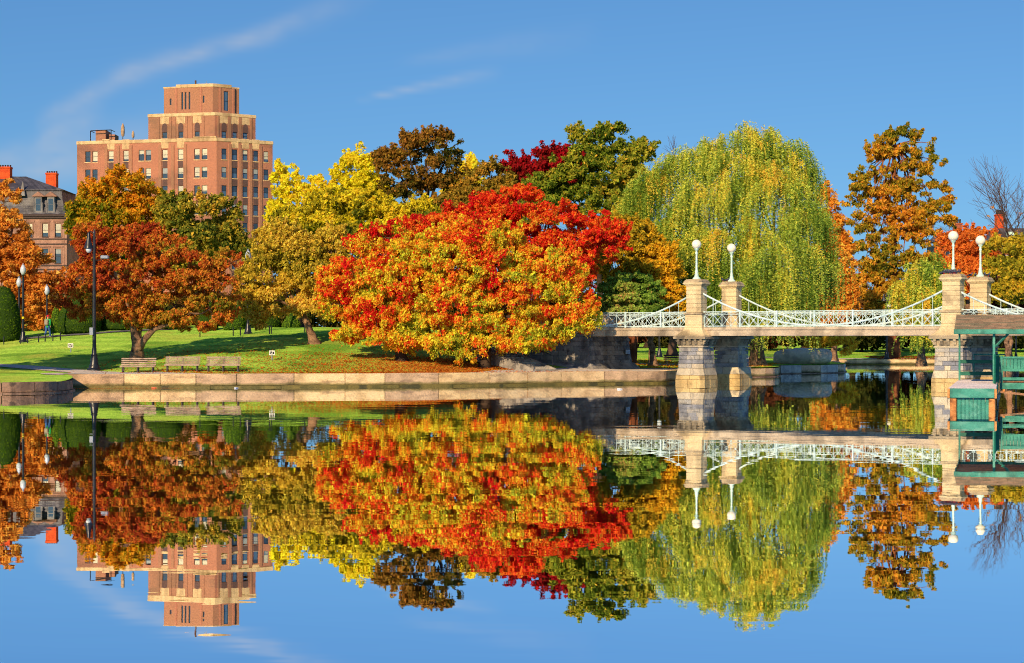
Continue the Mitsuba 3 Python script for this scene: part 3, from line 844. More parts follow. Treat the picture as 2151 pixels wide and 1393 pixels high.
# side rails
part(dk, 'rail', DK(cbox(0.06, 1.9, 15.66, 15.74, 1.75, 1.93, 0.01)), 'teal_dark')
part(dk, 'rail', DK(cbox(0.06, 1.9, 15.66, 15.74, 1.14, 1.34, 0.01)), 'teal_dark')
part(dk, 'back_rail', DK(cat_([bar([0.75, 17.2, 2.2], [2.3, 17.2, 2.2], 0.04), bar([0.75, 17.2, 1.6], [2.3, 17.2, 1.6], 0.03), bar([0.75, 17.2, 0.9], [0.75, 17.2, 2.2], 0.04), bar([2.3, 17.2, 0.9], [2.3, 17.2, 2.2], 0.04)])), 'teal_paint')
# roof on posts
roof = part(dk, 'roof', DK(loft([(0, np.array([[0, 0]] * 3))]) if False else trimesh.convex.convex_hull(np.array([[u, v, z] for u in (0.06, 13.9) for v, z in ((8.9, 3.36), (8.9, 3.4), (12.3, 4.1), (15.7, 3.36), (15.7, 3.4))]))), 'brown_board', label='low shingled hip of the dock shelter')
for r in range(16):
    t0, t1 = r / 16, (r + 1) / 16
    for side in (0, 1):
        v0, v1 = (8.82 + 3.48 * t0, 8.82 + 3.48 * t1 + 0.05) if side == 0 else (15.78 - 3.48 * t0, 15.78 - 3.48 * t1 - 0.05)
        z0, z1 = 3.42 + 0.71 * t0, 3.42 + 0.71 * t1
        u = 0.0 - 0.2 * (r % 2)
        while u < (13.95 if side == 0 else 2.0) :
            l = rd.uniform(0.5, 0.9) if side == 0 else 13.9
            a0, a1 = max(u, 0.0) + 0.006, min(u + l, 13.96) - 0.006
            if a1 - a0 > 0.05:
                th = 0.018 + rd.uniform(0, 0.012)
                m = trimesh.convex.convex_hull(np.array([[a, b, c] for a in (a0, a1) for b, c in ((v0, z0), (v0, z0 + th + 0.012), (v1, z1), (v1, z1 + th))]))
                if side == 0 and a0 < 2.4:
                    part(roof, 'shingle', DK(m), ['shingle_a', 'shingle_b', 'shingle_c'][rd.integers(3)])
                else:
                    labels.setdefault('_rest', []).append((DK(m), rd.integers(3)))
            u += l
rest = labels.pop('_rest')
for i in range(3):
    part(roof, 'shingle_cover', cat_([m for m, j in rest if j == i]), ['shingle_a', 'shingle_b', 'shingle_c'][i], kind='stuff')
part(roof, 'fascia', DK(cbox(-0.02, 14, 8.78, 8.84, 3.22, 3.44, 0.01)), 'teal_paint')
part(roof, 'fascia', DK(cbox(-0.02, 14, 15.76, 15.82, 3.22, 3.44, 0.01)), 'teal_paint')
for u in (0.01,):
    part(roof, 'barge_board', DK(trimesh.convex.convex_hull(np.array([[u + s, v, z] for s in (0, 0.045) for v, z in ((8.845, 3.24), (8.845, 3.41), (12.3, 3.94), (12.3, 4.12), (15.755, 3.24), (15.755, 3.41))]))), 'teal_paint')
part(roof, 'ridge', DK(bar([0, 12.3, 4.14], [13.96, 12.3, 4.14], 0.06)), 'shingle_c')
for u, v, w in ((0.07, 15.7, 0.1), (1.8, 9.2, 0.115), (6.5, 9.2, 0.14), (11, 9.2, 0.14), (6.5, 15.5, 0.12), (11, 15.5, 0.12)):
    part(dk, 'post', DK(cbox(u - w / 2, u + w / 2, v - w / 2, v + w / 2, 0.89, 3.3 + (0.08 if v < 12 else 0.04), 0.012)), 'teal_paint')
    if u > 1:
        part(dk, 'brace', DK(bar([u + 0.05, v, 2.62], [u + 0.72, v, 3.3], 0.075)), 'teal_paint')
        part(dk, 'brace', DK(bar([u, v + 0.05, 2.62], [u, v + 0.7, 3.3], 0.09)), 'teal_paint')
part(dk, 'tie_beam', DK(cbox(0.05, 13.8, 9.14, 9.26, 3.26, 3.38, 0.01)), 'teal_paint')
rp = thing('gangplank', 'weathered brown plank sloping into the water under the dock wing', 'plank')
part(rp, 'board', DK(trimesh.convex.convex_hull(np.array([[u, v + dv, z + dz] for (u, z) in ((2.1, 0.5), (6.5, 0.02)) for v, dv in ((7.6, 0), (7.6, 0.5)) for dz in (0, 0.09)]))), 'brown_board')
part(rp, 'cleat', DK(trimesh.convex.convex_hull(np.array([[u, v, z] for u in (2.2, 2.3) for v in (7.55, 8.15) for z in (0.55, 0.66)]))), 'pile_wood')

# ------------------------------------------------------------------ buildings behind the park
def face_mesh(width, z0, z1, holes, t=0.35, u0=0.0):
    poly = Polygon([(u0, z0), (u0 + width, z0), (u0 + width, z1), (u0, z1)])
    for (u, z, w, h) in holes:
        poly = poly.difference(shapely.box(u - w / 2, z - h / 2, u + w / 2, z + h / 2))
    out = []
    for g in getattr(poly, 'geoms', [poly]):
        m = trimesh.creation.extrude_polygon(g, t, engine='earcut')
        v = np.array(m.vertices)
        m.vertices = v[:, [0, 2, 1]]
        out.append(m)
    return cat_(out)


rng_b = np.random.default_rng(5)


def window(holder, FR, u, z, w, h, frame='window_frame', sill='cream_stone', glass='pane_glass', blind=None, sashes=2, depth=0.2):
    x0, x1, z0, z1 = u - w / 2, u + w / 2, z - h / 2, z + h / 2
    f = 0.07
    ms = [box(x0, x0 + f, depth - .05, depth + .05, z0, z1), box(x1 - f, x1, depth - .05, depth + .05, z0, z1),
          box(x0 + f, x1 - f, depth - .05, depth + .05, z0, z0 + f), box(x0 + f, x1 - f, depth - .05, depth + .05, z1 - f, z1)]
    if sashes == 2:
        ms.append(box(x0 + f, x1 - f, depth - .04, depth + .06, z - 0.04, z + 0.04))
    k = part(holder, 'window', FR(cat_(ms)), frame)
    cuts = [(z0 + f, z - 0.04), (z + 0.04, z1 - f)] if sashes == 2 else [(z0 + f, z1 - f)]
    for i, (a, b) in enumerate(cuts):
        g = glass if isinstance(glass, str) else glass[i % len(glass)]
        part(k, 'pane', FR(box(x0 + f, x1 - f, depth + (0.0 if i else 0.02), depth + (0.015 if i else 0.035), a, b)), g)
    if blind:
        part(k, 'blind', FR(box(x0 + f + .01, x1 - f - .01, depth - 0.02 - .004, depth - 0.006 - .004, z1 - f - (h - 2 * f) * blind[0], z1 - f - 0.005)), blind[1])
    if sill:
        part(k, 'sill', FR(box(x0 - 0.1, x1 + 0.1, -0.08, depth - .06, z0 - 0.16, z0 - 0.004)), sill)
    return k


# --- the brick tower
K = np.array([-53.4, 315.0])
dl, dr_ = np.array([-26.7, 6.0]), np.array([9.2, 6.0])
LL, LRr = 27.4, 11.1
dl, dr_ = dl / np.linalg.norm(dl), dr_ / np.linalg.norm(dr_)
nl = np.array([-dl[1], dl[0]]); nl = nl if nl[1] > 0 else -nl
nr = np.array([-dr_[1], dr_[0]]); nr = nr if nr @ dl > 0 else -nr
TOP = 39.65
tower = thing('brick_tower', 'tall stepped red brick apartment tower with cream stone bands behind the trees', 'building')
FL, FR_ = Frame(K, dl, nl), Frame(K, dr_, nr)
lc = [(455 - x) / 10.69 for x in (185.2, 200.4, 234.3, 266.0, 298.6, 313.0, 347.7, 380.4, 414.3, 430.0)]
rc = [(x - 455) / 10.45 for x in (470.3, 492.1, 513.9, 535.5, 557.0)]
rows = [36.75 - 3.32 * i for i in range(9)]
lh = [(u, z, 1.05, 1.95) for u in lc for z in rows[:7]]
rh = [(u, z, 1.02, 1.95) for u in rc for z in rows]


def solid(poly, z0, z1, b, holder, name='wall', **kw):
    m = trimesh.creation.extrude_polygon(Polygon(poly), z1 - z0, engine='earcut')
    m.apply_translation([0, 0, z0])
    return part(holder, name, m, b, **kw)


def inset(k, l, r, e):
    return [k + e * dl + e * dr_ * 0 + (nl + nr) * 0]


core = [K + 0.36 * nl + 0.36 * nr, K + LRr * dr_ + 0.36 * nr - 0.02 * dr_, K + LRr * dr_ + LL * dl, K + LL * dl + 0.36 * nl - 0.02 * dl]
Kc = K + (dl + dr_) / np.linalg.norm(dl + dr_) * 0.9
core = [Kc, K + LRr * dr_ + 0.37 * nr, K + LRr * dr_ + LL * dl, K + LL * dl + 0.37 * nl]
solid(core, 3.0, TOP - 0.6, 'dark_interior', tower, 'core')
part(tower, 'wall', FL(face_mesh(LL, 3.0, TOP - 0.64, lh, 0.36)), 'tower_brick', label='long left face of red-orange brick')
part(tower, 'wall', FR_(face_mesh(LRr, 3.0, TOP - 0.64, rh, 0.36)), 'tower_brick', label='narrow right face of red brick with five columns of windows')
E2 = Frame(K + LL * dl, dr_, -dl * 1.0)
solid([K + LL * dl, K + LL * dl + LRr * dr_, K + LL * dl + LRr * dr_ - 0.3 * dl, K + LL * dl - 0.3 * dl + 0.37 * nl], 3, TOP - 0.64, 'tower_brick', tower)
solid([K + LRr * dr_ + .37 * nr, K + LRr * dr_ + LL * dl, K + LRr * dr_ + LL * dl - 0.3 * dr_, K + LRr * dr_ - 0.3 * dr_ + .37 * nr], 3, TOP - 0.64, 'tower_brick', tower)


def blind_of():
    r = rng_b.random()
    return (rng_b.uniform(0.35, 0.95), 'blind') if r < 0.5 else ((rng_b.uniform(0.3, 0.6), 'grey_blind') if r < 0.75 else None)


for u, z, w, h in lh:
    window(tower, FL, u, z, w, h, blind=blind_of())
for u, z, w, h in rh:
    window(tower, FR_, u, z, w, h, glass=['sky_pane', 'pane_glass'], blind=blind_of() if rng_b.random() < 0.4 else None)
# spandrels, pilasters
for FRM, cols, rws in ((FL, [lc[2], lc[3], lc[6], lc[7]], rows[:7]), (FR_, rc[1:4], rows)):
    for u in cols:
        for z0, z1 in zip(rws[:-1], rws[1:]):
            part(tower, 'spandrel', FRM(box(u - 0.5, u + 0.5, -0.02, 0.05, z1 + 1.0, z0 - 1.16)), 'spandrel_brick')
        part(tower, 'stone_panel', FRM(cat_([cbox(u - 0.72, u + 0.72, -0.06, 0.06, rws[0] + 1.2, rws[0] + 3.0, 0.03)] + [box(u - 0.62 + i * 0.22, u - 0.5 + i * 0.22, -0.11, -0.061, rws[0] + 1.3, rws[0] + 2.7) for i in range(6)])), 'cream_stone')
for FRM, us in ((FL, [lc[2] + 0.95, (lc[2] + lc[3]) / 2, lc[3] - 0.95, lc[6] + 0.95, (lc[6] + lc[7]) / 2, lc[7] - 0.95]), (FR_, [(rc[0] + rc[1]) / 2 + .1, (rc[1] + rc[2]) / 2, (rc[2] + rc[3]) / 2, (rc[3] + rc[4]) / 2 - .1])):
    for u in us:
        part(tower, 'pilaster', FRM(cbox(u - 0.3, u + 0.3, -0.16, 0.03, 3.0, TOP - 1.0, 0.04)), 'tower_brick_worn')
part(tower, 'coping', FL(cat_([cbox(-0.1, LL + 0.1, -0.14, 0.45, TOP - 0.64, TOP, 0.06)])), 'cream_stone')
part(tower, 'coping', FR_(cat_([cbox(-0.12, LRr + 0.1, -0.146, 0.45, TOP - 0.638, TOP - 0.006, 0.06)])), 'cream_stone')
for a, b in ((lc[1] - 1.5, lc[1] - 3.0), (0.05, lc[9] + 2.2)):
    part(tower, 'coping', FL(cbox(min(a, b), max(a, b), -0.17, 0.4, TOP + 0.002, TOP + 0.26, 0.05)), 'cream_stone')


def tier(k0, ll, rl, z0, z1, colsL, colsR, wz, name, chamfer=0.0):
    fl, fr = Frame(k0, dl, nl), Frame(k0, dr_, nr)
    hl = [(u, wz, 0.95, 1.3) for u in colsL]
    hr = [(u, wz, 0.95, 1.3) for u in colsR]
    kc = k0 + (dl + dr_) / np.linalg.norm(dl + dr_) * 0.8
    solid([kc, k0 + rl * dr_ + 0.31 * nr, k0 + rl * dr_ + ll * dl, k0 + ll * dl + .31 * nl], z0, z1 - 0.5, 'tower_brick_worn', tower)
    part(tower, 'wall', fl(face_mesh(ll, z0, z1 - 0.6, hl, 0.3)), 'tower_brick_worn', label=f'weathered brick left face of the {name} setback')
    part(tower, 'wall', fr(face_mesh(rl, z0, z1 - 0.6, hr, 0.3)), 'tower_brick', label=f'brick right face of the {name} setback')
    part(tower, 'coping', fl(cbox(-0.1, ll + 0.1, -0.12, 0.4, z1 - 0.6, z1, 0.05)), 'cream_stone')
    part(tower, 'coping', fr(cbox(-0.11, rl + 0.1, -0.125, 0.4, z1 - 0.598, z1 - 0.006, 0.05)), 'cream_stone')
    return fl, fr, hl, hr


K2 = K + 0.35 * nl + 1.2 * nr * 0 + 0.5 * dl + 0.8 * nl
K2 = np.array([WX(451, 317.0), 317.0])
t2l = [(451 - x) / 10.6 for x in (347.5, 381, 415)]
t2r = [(x - 451) / 10.4 for x in (470, 492, 514)]
fl2, fr2, hl2, hr2 = tier(K2, 13.0, 8.1, TOP - 1, 44.5, t2l, t2r, 40.45, 'middle')
for FRM, hs in ((fl2, hl2), (fr2, hr2)):
    for u, z, w, h in hs:
        window(tower, FRM, u, z, w, h, sill=None, glass='sky_pane' if FRM is fr2 else 'pane_glass')
        arch = Polygon([(-0.5, 0), (0.5, 0), (0.5, 0.9)] + [(0.5 * math.cos(t), 0.9 + 0.7 * math.sin(t)) for t in np.linspace(0.15, math.pi - 0.15, 8)] + [(-0.5, 0.9)])
        m = trimesh.creation.extrude_polygon(arch, 0.08, engine='earcut')
        v = np.array(m.vertices)
        m.vertices = np.column_stack([v[:, 0] + u, v[:, 2] - 0.06, v[:, 1] + z + h / 2 + 0.03])
        part(tower, 'arched_grille', FRM(m), 'spandrel_brick')
        part(tower, 'stone_panel', FRM(cbox(u - 0.85, u + 0.85, -0.05, 0.05, 42.55, 43.88, 0.03)), 'cream_stone')
    for u in sorted([h[0] for h in hs]):
        for s in (-1.15, 1.15):
            part(tower, 'pilaster', FRM(cbox(u + s - 0.22, u + s + 0.22, -0.12, 0.02, TOP - 0.5, 43.88, 0.03)), 'tower_brick_worn')
K3 = np.array([WX(447, 319.0), 319.0])
fl3, fr3, hl3, hr3 = Frame(K3, dl, nl), Frame(K3, dr_, nr), [], []
Z3a, Z3b = 43.8, 49.9
hole3 = [((447 - x) / 10.5, 47.0, 0.32, 3.2) for x in (384, 391, 399)] + [((447 - 360) / 10.5, 46.9, 0.35, 1.2), ((447 - 428) / 10.5, 47.2, 0.3, 1.3)]
hole3r = [((x - 447) / 10.3, 47.0, 0.9, 3.6) for x in (474,)]
kc = K3 + (dl + dr_) / np.linalg.norm(dl + dr_) * 0.8
solid([kc, K3 + 5.2 * dr_ + 0.31 * nr, K3 + 5.2 * dr_ + 9.6 * dl, K3 + 9.6 * dl + .31 * nl], Z3a, Z3b - 0.3, 'dark_interior', tower, 'core')
part(tower, 'wall', fl3(face_mesh(9.6, Z3a, Z3b - 0.5, hole3, 0.3)), 'tower_brick_worn', label='weathered brick left face of the top setback')
part(tower, 'wall', fr3(face_mesh(5.2, Z3a, Z3b - 0.5, hole3r, 0.3)), 'tower_brick_worn', label='brick right face of the top setback')
solid([K3 + 9.6 * dl + .31 * nl, K3 + 9.6 * dl + 5.2 * dr_, K3 + 9.2 * dl + 5.2 * dr_, K3 + 9.25 * dl + .31 * nl], Z3a, Z3b - .5, 'tower_brick_worn', tower)
for i, (u, z, w, h) in enumerate(hole3):
    window(tower, fl3, u, z, w, h, sill=None, sashes=1)
window(tower, fr3, *hole3r[0], sill=None, glass='sky_pane')
part(tower, 'coping', fl3(cat_([cbox(-0.1, 7.2, -0.13, 0.4, Z3b - 0.5, Z3b + 0.12, 0.05), cbox(7.205, 9.75, -0.08, 0.4, Z3b - 0.55, Z3b - 0.25, 0.05)])), 'cream_stone')
part(tower, 'coping', fr3(cat_([cbox(-0.11, 3.7, -0.135, 0.4, Z3b - 0.498, Z3b + 0.115, 0.05), cbox(3.705, 5.3, -0.08, 0.4, Z3b - 0.55, Z3b - 0.25, 0.05)])), 'cream_stone')
for FRM, us in ((fl3, (2.3, 7.2)), (fr3, (1.4, 4.1))):
    for u in us:
        part(tower, 'pilaster', FRM(cbox(u - 0.2, u + 0.2, -0.12, 0.02, Z3a, Z3b - 0.5, 0.03)), 'tower_brick')
part(tower, 'drain_pipe', fr3(box(4.3, 4.48, -0.2, -0.02, Z3a, Z3b - .6)), 'window_frame')
part(tower, 'flue', tube([W(411, 186, 320), W(411, 169, 320)], 0.16, 8), 'rust_metal')
part(tower, 'aerial', cat_([tube([W(433.5, 186, 321), W(433.5, 170, 321)], 0.05, 5), tube([W(430, 174, 321), W(437, 178, 321)], 0.04, 5)]), 'grey_metal')
# on the roof
part(tower, 'roof_shed', cat_([box(WX(201, 323), WX(222, 323), 323, 327, 38.8, 42.0), box(WX(222.3, 323), WX(239, 323), 324, 327, 38.8, 41.3)]), 'tower_brick_worn')
pg = [W(190, 297, 322), W(190, 275, 322), W(233.5, 273, 322), W(233.5, 295, 322)]
part(tower, 'roof_frame', cat_([bar(pg[0], pg[1], 0.12), bar(pg[1], pg[2], 0.12), bar(pg[2], pg[3], 0.12), bar(pg[1], pg[1] + [0, 3, 0], 0.1), bar(pg[2], pg[2] + [0, 3, 0], 0.1)]), 'window_frame')
for (x, y0, y1, w) in ((258, 259, 291, 4.2), (279.5, 274.5, 292, 3.0)):
    k = thing('closed_parasol', 'tall furled beige parasol on the tower roof terrace' if x < 270 else 'short furled beige parasol on the tower roof terrace', 'parasol')
    c = W(x, y1, 323)
    hh = (y1 - y0) * 323 / F
    r = w * 323 / F
    part(k, 'canopy', lathe([(r * 0.35, hh * 0.12), (r * 0.8, hh * 0.2), (r, hh * 0.45), (r * 0.85, hh * 0.75), (r * 0.3, hh * 0.97), (0.02, hh)], 10, c), 'canvas', smooth=50)
    part(k, 'pole', tube([c - [0, 0, 1.2], c + [0, 0, hh * 0.3]], 0.07, 6), 'window_frame')

# --- the brownstone with the mansard roof at the far left
DB = 300.0
mh = thing('mansard_house', 'brownstone house with slate mansard roof and orange chimneys at the far left', 'building')
MX0, MX1 = WX(-60, DB), WX(140.5, DB)
MF = Frame((MX0, DB), (1, 0), (0, 1))
MW = MX1 - MX0
eave = EYE + (YH - 452) * DB / F
mu = [(x + 60) * DB / F for x in (62, 95, 122)]
mz = [EYE + (YH - y) * DB / F for y in (483.5, 538, 592, 645)]
mhole = [(u, z, 1.02, 2.5 if i else 2.3) for u in mu for i, z in enumerate(mz)]
part(mh, 'wall', MF(face_mesh(MW, 3.0, eave - 0.5, mhole, 0.4)), 'brownstone')
part(mh, 'core', box(MX0 + 0.1, MX1 - 0.42, DB + 0.41, DB + 12, 3.0, eave - 0.6), 'dark_interior')
part(mh, 'wall', box(MX1 - 0.4, MX1 - 0.002, DB + 0.41, DB + 12, 3.0, eave - 0.5), 'brownstone')
for u, z, w, h in mhole:
    k = window(mh, MF, u, z, w, h, sill='dark_trim', blind=blind_of(), frame='dark_trim')
    part(k, 'surround', MF(cat_([box(u - w / 2 - 0.24, u - w / 2 - 0.004, -0.07, 0.1, z - h / 2, z + h / 2 + 0.2), box(u + w / 2 + 0.004, u + w / 2 + 0.24, -0.07, 0.1, z - h / 2, z + h / 2 + 0.2), box(u - w / 2 - 0.34, u + w / 2 + 0.34, -0.14, 0.1, z + h / 2 + 0.204, z + h / 2 + 0.5)])), 'brownstone_trim')
for z in (mz[0] - 1.65, mz[1] + 1.95, mz[1] - 1.75, mz[2] + 2.0, mz[2] - 1.75):
    part(mh, 'string_course', MF(cbox(-0.1, MW + 0.08, -0.12, 0.1, z, z + 0.22, 0.03)), 'dark_trim')
for u in (mu[2] + 1.05, mu[1] - 0.95):
    part(mh, 'pilaster', MF(box(u - 0.1, u + 0.1, -0.05, 0.1, 3.1, eave - 1.0)), 'brownstone_trim')
part(mh, 'cornice', MF(cat_([cbox(-0.3, MW + 0.35, -0.5, 12.5, eave - 0.25, eave + 0.15, 0.06), cbox(-0.2, MW + 0.2, -0.3, 12.3, eave - 0.6, eave - 0.254, 0.05)])), 'dark_trim')
# the mansard: steep concave slope, then a low hip
zt = EYE + (YH - 399) * DB / F
prof = [(0.0, 0.15), (0.35, 0.8), (0.75, 1.7), (1.05, 2.8), (1.2, zt - eave)]
secs = [(eave + z, np.array([[MX0, DB + d], [MX1 - d * 1.0, DB + d], [MX1 - d, DB + 12 - d], [MX0, DB + 12 - d]])) for d, z in prof]
part(mh, 'roof', loft(secs), 'slate', label='steep dark slate mansard slope')
zr = EYE + (YH - 371) * (DB + 6) / F
xr0, xr1 = WX(20, DB + 6), WX(55, DB + 6)
part(mh, 'roof', trimesh.convex.convex_hull(np.array([[MX0, DB + 0.9, zt], [MX1 - 0.85, DB + 0.9, zt], [MX1 - 0.85, DB + 11, zt], [MX0, DB + 11, zt], [MX0, DB + 0.9, zt + .15], [MX1 - 0.85, DB + 0.9, zt + .15], [MX0, DB + 6, zr], [xr1, DB + 6, zr]])), 'slate', label='low upper hip of dark slate')
for i in range(8):
    z = eave + 0.4 + i * 0.48
    d = np.interp(z - eave, [p[1] for p in prof], [p[0] for p in prof])
    part(mh, 'slate_course', cat_([box(MX0, MX1 - d + 0.03, DB + d - 0.035, DB + d + 0.1, z, z + 0.05)]), 'lead_roof')
for px in (80, 106):
    c = W(px, 425, DB)
    k = part(mh, 'dormer', cat_([cbox(c[0] - 0.62, c[0] + 0.62, DB + 0.15, DB + 1.6, eave + 0.35, eave + 3.2, 0.05), cbox(c[0] - 0.8, c[0] - 0.55, DB + 0.05, DB + 1.5, eave + 0.3, eave + 2.2, 0.08), cbox(c[0] + 0.55, c[0] + 0.8, DB + 0.05, DB + 1.5, eave + 0.3, eave + 2.2, 0.08)]), 'lead_roof')
    part(k, 'pediment', trimesh.convex.convex_hull(np.array([[c[0] + s, y, z] for y in (DB - 0.1, DB + 1.8) for s, z in ((-1.05, eave + 3.2), (1.05, eave + 3.2), (-1.05, eave + 3.3), (1.05, eave + 3.3), (0, eave + 4.05))])), 'brownstone_trim')
    part(k, 'pane', cat_([box(c[0] - 0.4, c[0] + 0.4, DB + 0.12, DB + 0.16, eave + 0.75, eave + 1.75), box(c[0] - 0.4, c[0] + 0.4, DB + 0.12, DB + 0.16, eave + 1.8, eave + 2.85)]), 'pane_glass')
part(mh, 'finial', trimesh.convex.convex_hull(np.array([[WX(45, DB) + s, DB + 0.4 + q, z] for s, q, z in ((-.5, 0, zt - 1), (.5, 0, zt - 1), (-.5, 1, zt - 1), (.5, 1, zt - 1), (0, .5, zt + 1.7))])), 'lead_roof')
for (x0, x1, y0, y1) in ((95, 119, 363, 396), (-4, 22, 350, 384)):
    D = DB + 5
    ch = part(mh, 'chimney', cat_([cbox(WX(x0 + 1, D), WX(x1 - 1, D), D, D + 1.4, EYE + (YH - y1 - 14) * D / F, EYE + (YH - y0 - 4) * D / F, 0.03), cbox(WX(x0, D), WX(x1, D), D - 0.1, D + 1.5, EYE + (YH - y0 - 4) * D / F, EYE + (YH - y0) * D / F, 0.04)]), 'chimney_brick')
    for i in range(5):
        xx = x0 + (x1 - x0) * (i + 0.5) / 5
        part(ch, 'chimney_pot', lathe([(0.14, 0), (0.16, 0.3), (0.12, 0.35)], 8, [WX(xx, D), D + 0.7, EYE + (YH - y0) * D / F]), 'dark_trim')

# --- the low white-dormered brick house between them
lh_ = thing('row_house', 'small brick row house with a white dormer squeezed between mansard house and tower', 'building')
DD = 318.0
x0, x1 = WX(132, DD), WX(176, DD)
zz = lambda y: EYE + (YH - y) * DD / F
LF = Frame((x0, DD), (1, 0), (0, 1))
lw = [(WX(149, DD) - x0, zz(521), 1.1, 2.2), (WX(149, DD) - x0, zz(562), 1.1, 2.2)]
part(lh_, 'wall', LF(face_mesh(x1 - x0, 3, zz(500), lw, 0.35)), 'house_brick')
part(lh_, 'core', box(x0 + 0.1, x1 - 0.1, DD + 0.36, DD + 9, 3, zz(500)), 'dark_interior')
for w_ in lw:
    window(lh_, LF, *w_, frame='white_trim', blind=(0.8, 'blind'))
part(lh_, 'cornice', LF(cbox(-0.2, x1 - x0 + 0.2, -0.3, 0.6, zz(500), zz(494), 0.05)), 'spandrel_brick')
part(lh_, 'roof', trimesh.convex.convex_hull(np.array([[x, y, z] for x in (x0, x1) for y, z in ((DD, zz(494)), (DD + 9, zz(494)), (DD + 1.6, zz(455)), (DD + 7, zz(452)))])), 'lead_roof')
k = part(lh_, 'dormer', cbox(WX(141, DD), WX(157, DD), DD + 0.1, DD + 2, zz(492), zz(463), 0.04), 'white_trim')
part(k, 'pane', box(WX(145, DD), WX(153, DD), DD + 0.04, DD + 0.096, zz(487), zz(469)), 'pane_glass')

# --- two roofs at the far right
for n_, (lab, px0, px1, ye, yr, D, chs) in enumerate([
        ('brick house at the far right with teal dormer and white cornice behind the bare tree', 2096, 2240, 523, 478, 262, [(2105, 2121, 447)]),
        ('low brick house with dark chimney pots between cypress and orange trees', 1975, 2064, 512, 490, 300, [(2014, 2031, 466)])]):
    b = thing('town_house', lab, 'building')
    x0, x1 = WX(px0, D), WX(px1, D)
    zz = lambda y: EYE + (YH - y) * D / F
    TF = Frame((x0, D), (1, 0), (0, 1))
    ws = [(u, zz(ye + 26) - 3.4 * r, 1.1, 2.0) for r in range(3) for u in np.arange(1.2, x1 - x0 - 0.8, 2.1)]
    part(b, 'wall', TF(face_mesh(x1 - x0, 1.0, zz(ye), ws, 0.35)), 'house_brick')
    part(b, 'core', box(x0 + 0.1, x1 - 0.1, D + 0.36, D + 10, 1, zz(ye)), 'dark_interior')
    for w_ in ws:
        window(b, TF, *w_, blind=blind_of(), frame='white_trim')
    part(b, 'cornice', TF(cat_([cbox(-0.2, x1 - x0 + 0.2, -0.35, 0.6, zz(ye) + 0.004, zz(ye - 7), 0.05)] + [box(u, u + 0.16, -0.3, 0, zz(ye) - 0.3, zz(ye)) for u in np.arange(0.1, x1 - x0 - .1, 0.5)])), 'white_trim')
    rf = part(b, 'roof', trimesh.convex.convex_hull(np.array([[x, y, z] for x, s in ((x0, 1), (x1, -1)) for y, z in ((D, zz(ye - 7)), (D + 10, zz(ye - 7)))] + [[x, y, zz(yr)] for x in (x0 + 0.8, x1 - 0.8) for y in (D + 1.6, D + 8)])), 'slate')
    if n_ == 0:
        k = part(b, 'dormer', cbox(WX(2118, D), WX(2134, D), D + 0.1, D + 2, zz(ye - 8), zz(ye - 36), 0.05), 'mint_iron', label='pale teal dormer')
        part(k, 'pane', box(WX(2122, D), WX(2130, D), D + 0.04, D + 0.096, zz(ye - 12), zz(ye - 30)), 'pane_glass')
    for (c0, c1, cy) in chs:
        ch = part(rf, 'chimney', cat_([cbox(WX(c0, D), WX(c1, D), D + 3, D + 4.2, zz(yr + 4), zz(cy + 3), 0.03), cbox(WX(c0 - 1, D), WX(c1 + 1, D), D + 2.9, D + 4.3, zz(cy + 3), zz(cy), 0.04)]), 'house_brick' if n_ else 'chimney_brick')
        part(rf, 'chimney_pot', cat_([lathe([(0.17, 0), (0.2, 0.6), (0.15, 0.7)], 8, [WX(c0 + (c1 - c0) * t, D), D + 3.6, zz(cy)]) for t in (0.2, 0.5, 0.8)]), 'window_frame')

# ------------------------------------------------------------------ trees
def leaf_mesh(pos, nrm, axis, L, Wd, col, fold=0.18):
    """one triangle per leaf or spray of leaves, with a colour of its own"""
    n = len(pos)
    side = np.cross(nrm, axis)
    side /= np.linalg.norm(side, axis=1, keepdims=True) + 1e-9
    L = np.broadcast_to(L, (n,))[:, None]
    Wd = np.broadcast_to(Wd, (n,))[:, None]
    v = np.stack([pos - axis * L * 0.40 + side * Wd / 2, pos - axis * L * 0.25 - side * Wd / 2, pos + axis * L * 0.6], 1).reshape(-1, 3)
    return trimesh.Trimesh(v, np.arange(n * 3).reshape(-1, 3), process=False), np.repeat(col, 3, axis=0)


def unit(v):
    return v / (np.linalg.norm(v, axis=-1, keepdims=True) + 1e-9)


def ramp(cols, t):
    c = lin(cols)
    x = np.clip(t, 0, 1) * (len(c) - 1)
    return np.stack([np.interp(x, np.arange(len(c)), c[:, k]) for k in range(3)], -1)


LEAF_GAIN = 1.3


